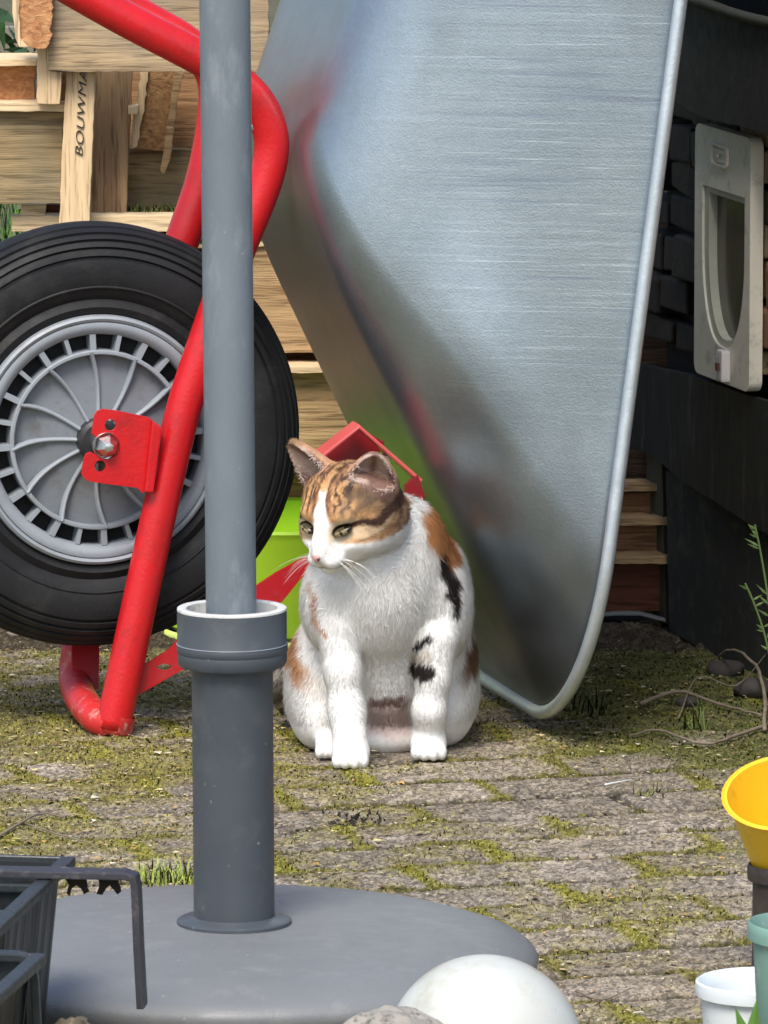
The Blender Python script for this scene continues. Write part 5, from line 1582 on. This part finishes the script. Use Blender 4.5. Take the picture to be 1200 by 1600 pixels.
def sp_(t): return rp_ - rn * .0004 + tg * (Lh[:, None] * t * .95) + rn * (Lh[:, None] * lift * (t - .45 * t * t))
P0, P1, P2 = sp_(0), sp_(.5), sp_(1.0)
P2[:, 2] = np.maximum(P2[:, 2], .0008)
VF = np.stack([P0 - sdv * wd, P0 + sdv * wd, P1 - sdv * wd * .8, P1 + sdv * wd * .8, P2], 1).reshape(-1, 3)
I = np.arange(nF)[:, None] * 5
FF = np.concatenate([I + np.array([[0, 3, 1]]), I + np.array([[0, 2, 3]]), I + np.array([[2, 4, 3]])])
cf = rc_ * rng.uniform(.90, 1.08, (nF, 1)); cf = np.clip(cf, 0, .92)
nn = rn + tg * .25 + rng.normal(0, .12, (nF, 3)); nn /= np.linalg.norm(nn, axis=1, keepdims=True)
M_fur = vcol('cat_fur', rough=.7, bstr=0, var=.0, spec=.2)
fur = fast_mesh('fur', VF - np.array(catroot[:]), FF, np.repeat(cf, 5, 0), M_fur, parent=cat, normals=np.repeat(nn, 5, 0))
# eyes ------------------------------------------------------------------------
M_eye = vcol('cat_eye', rough=.22, bstr=0, var=0, spec=.4)
for q in (-1, 1):
    c, ER = EYE[q]
    bm = bmesh.new(); bmesh.ops.create_uvsphere(bm, u_segments=48, v_segments=32, radius=1)
    ev = np.array([v.co[:] for v in bm.verts]); ef = [[v.index for v in f.verts] for f in bm.faces]; bm.free()
    loc_ = ev * np.array([[.0100, .0056, .0039]])
    # gaze: look left and slightly down
    gx_, gz_ = -.0010, -.0006
    r_ = np.hypot((loc_[:, 0] - gx_) / 1.0, (loc_[:, 2] - gz_) / 1.0)
    irs = np.array([[.26, .205, .10]]) * (.75 + .4 * vnoise(ev, 6, 3)[:, None])
    cc = np.where((r_ < .0062)[:, None], irs, np.array([[.02, .014, .01]]))
    cc = np.where(((np.hypot((loc_[:, 0] - gx_) / .0012, (loc_[:, 2] - gz_) / .0040)) < 1)[:, None], np.array([[.004, .004, .004]]), cc)
    cc = np.where((loc_[:, 2] > .0022)[:, None], cc * .25, cc)
    W = c + loc_ @ ER.T
    mesh_obj('eye', W, ef, M_eye, cat, smooth=True, colors=cc)
# nose ------------------------------------------------------------------------
bm = bmesh.new(); bmesh.ops.create_icosphere(bm, subdivisions=4, radius=1)
ev = np.array([v.co[:] for v in bm.verts]); ef = [[v.index for v in f.verts] for f in bm.faces]; bm.free()
tz = (ev[:, 2] + 1) / 2
lc_ = np.stack([ev[:, 0] * .0056 * (.35 + .75 * tz), ev[:, 1] * .0034, ev[:, 2] * .0042], 1)
for q in (-1, 1):
    dd = np.hypot(lc_[:, 0] - q * .0027, lc_[:, 2] + .0005); lc_[:, 1] -= .0016 * np.exp(-(dd / .0011) ** 2) * (ev[:, 1] > 0)
nc = np.where((np.minimum(np.hypot(lc_[:, 0] - .0027, lc_[:, 2] + .0005), np.hypot(lc_[:, 0] + .0027, lc_[:, 2] + .0005)) < .0011)[:, None], np.array([[.06, .02, .02]]), np.array([[.50, .27, .25]]))
mesh_obj('nose', np.array(hp_(0, .0630, -.0215)) + lc_ @ HR.T, ef, vcol('nose_skin', rough=.4, bscale=900, bstr=.3, var=.1), cat, smooth=True, colors=nc)
# whiskers ----------------------------------------------------------------------
random.seed(12); M_whisk = plastic('whisker', (.85, .83, .8), rough=.4)
for q in (-1, 1):
    for k in range(9):
        b0 = np.array(hp_(q * random.uniform(.010, .0165), .052 - random.uniform(0, .006), -.0245 - random.uniform(0, .008)))
        out = hs * q * random.uniform(.8, 1) + hf * random.uniform(-.25, .35) + hu * random.uniform(-.45, .12)
        l = random.uniform(.030, .052)
        P = [Vector(b0 + out * l * t + np.array([0, 0, -1]) * l * .35 * t * t) for t in (0, .25, .5, .75, 1)]
        V_, F_ = tube(spline(P, 3), [.00022 * (1 - .8 * i / 12) for i in range(13)], 5)
        mesh_obj('whisker', V_, F_, M_whisk, cat, smooth=True)
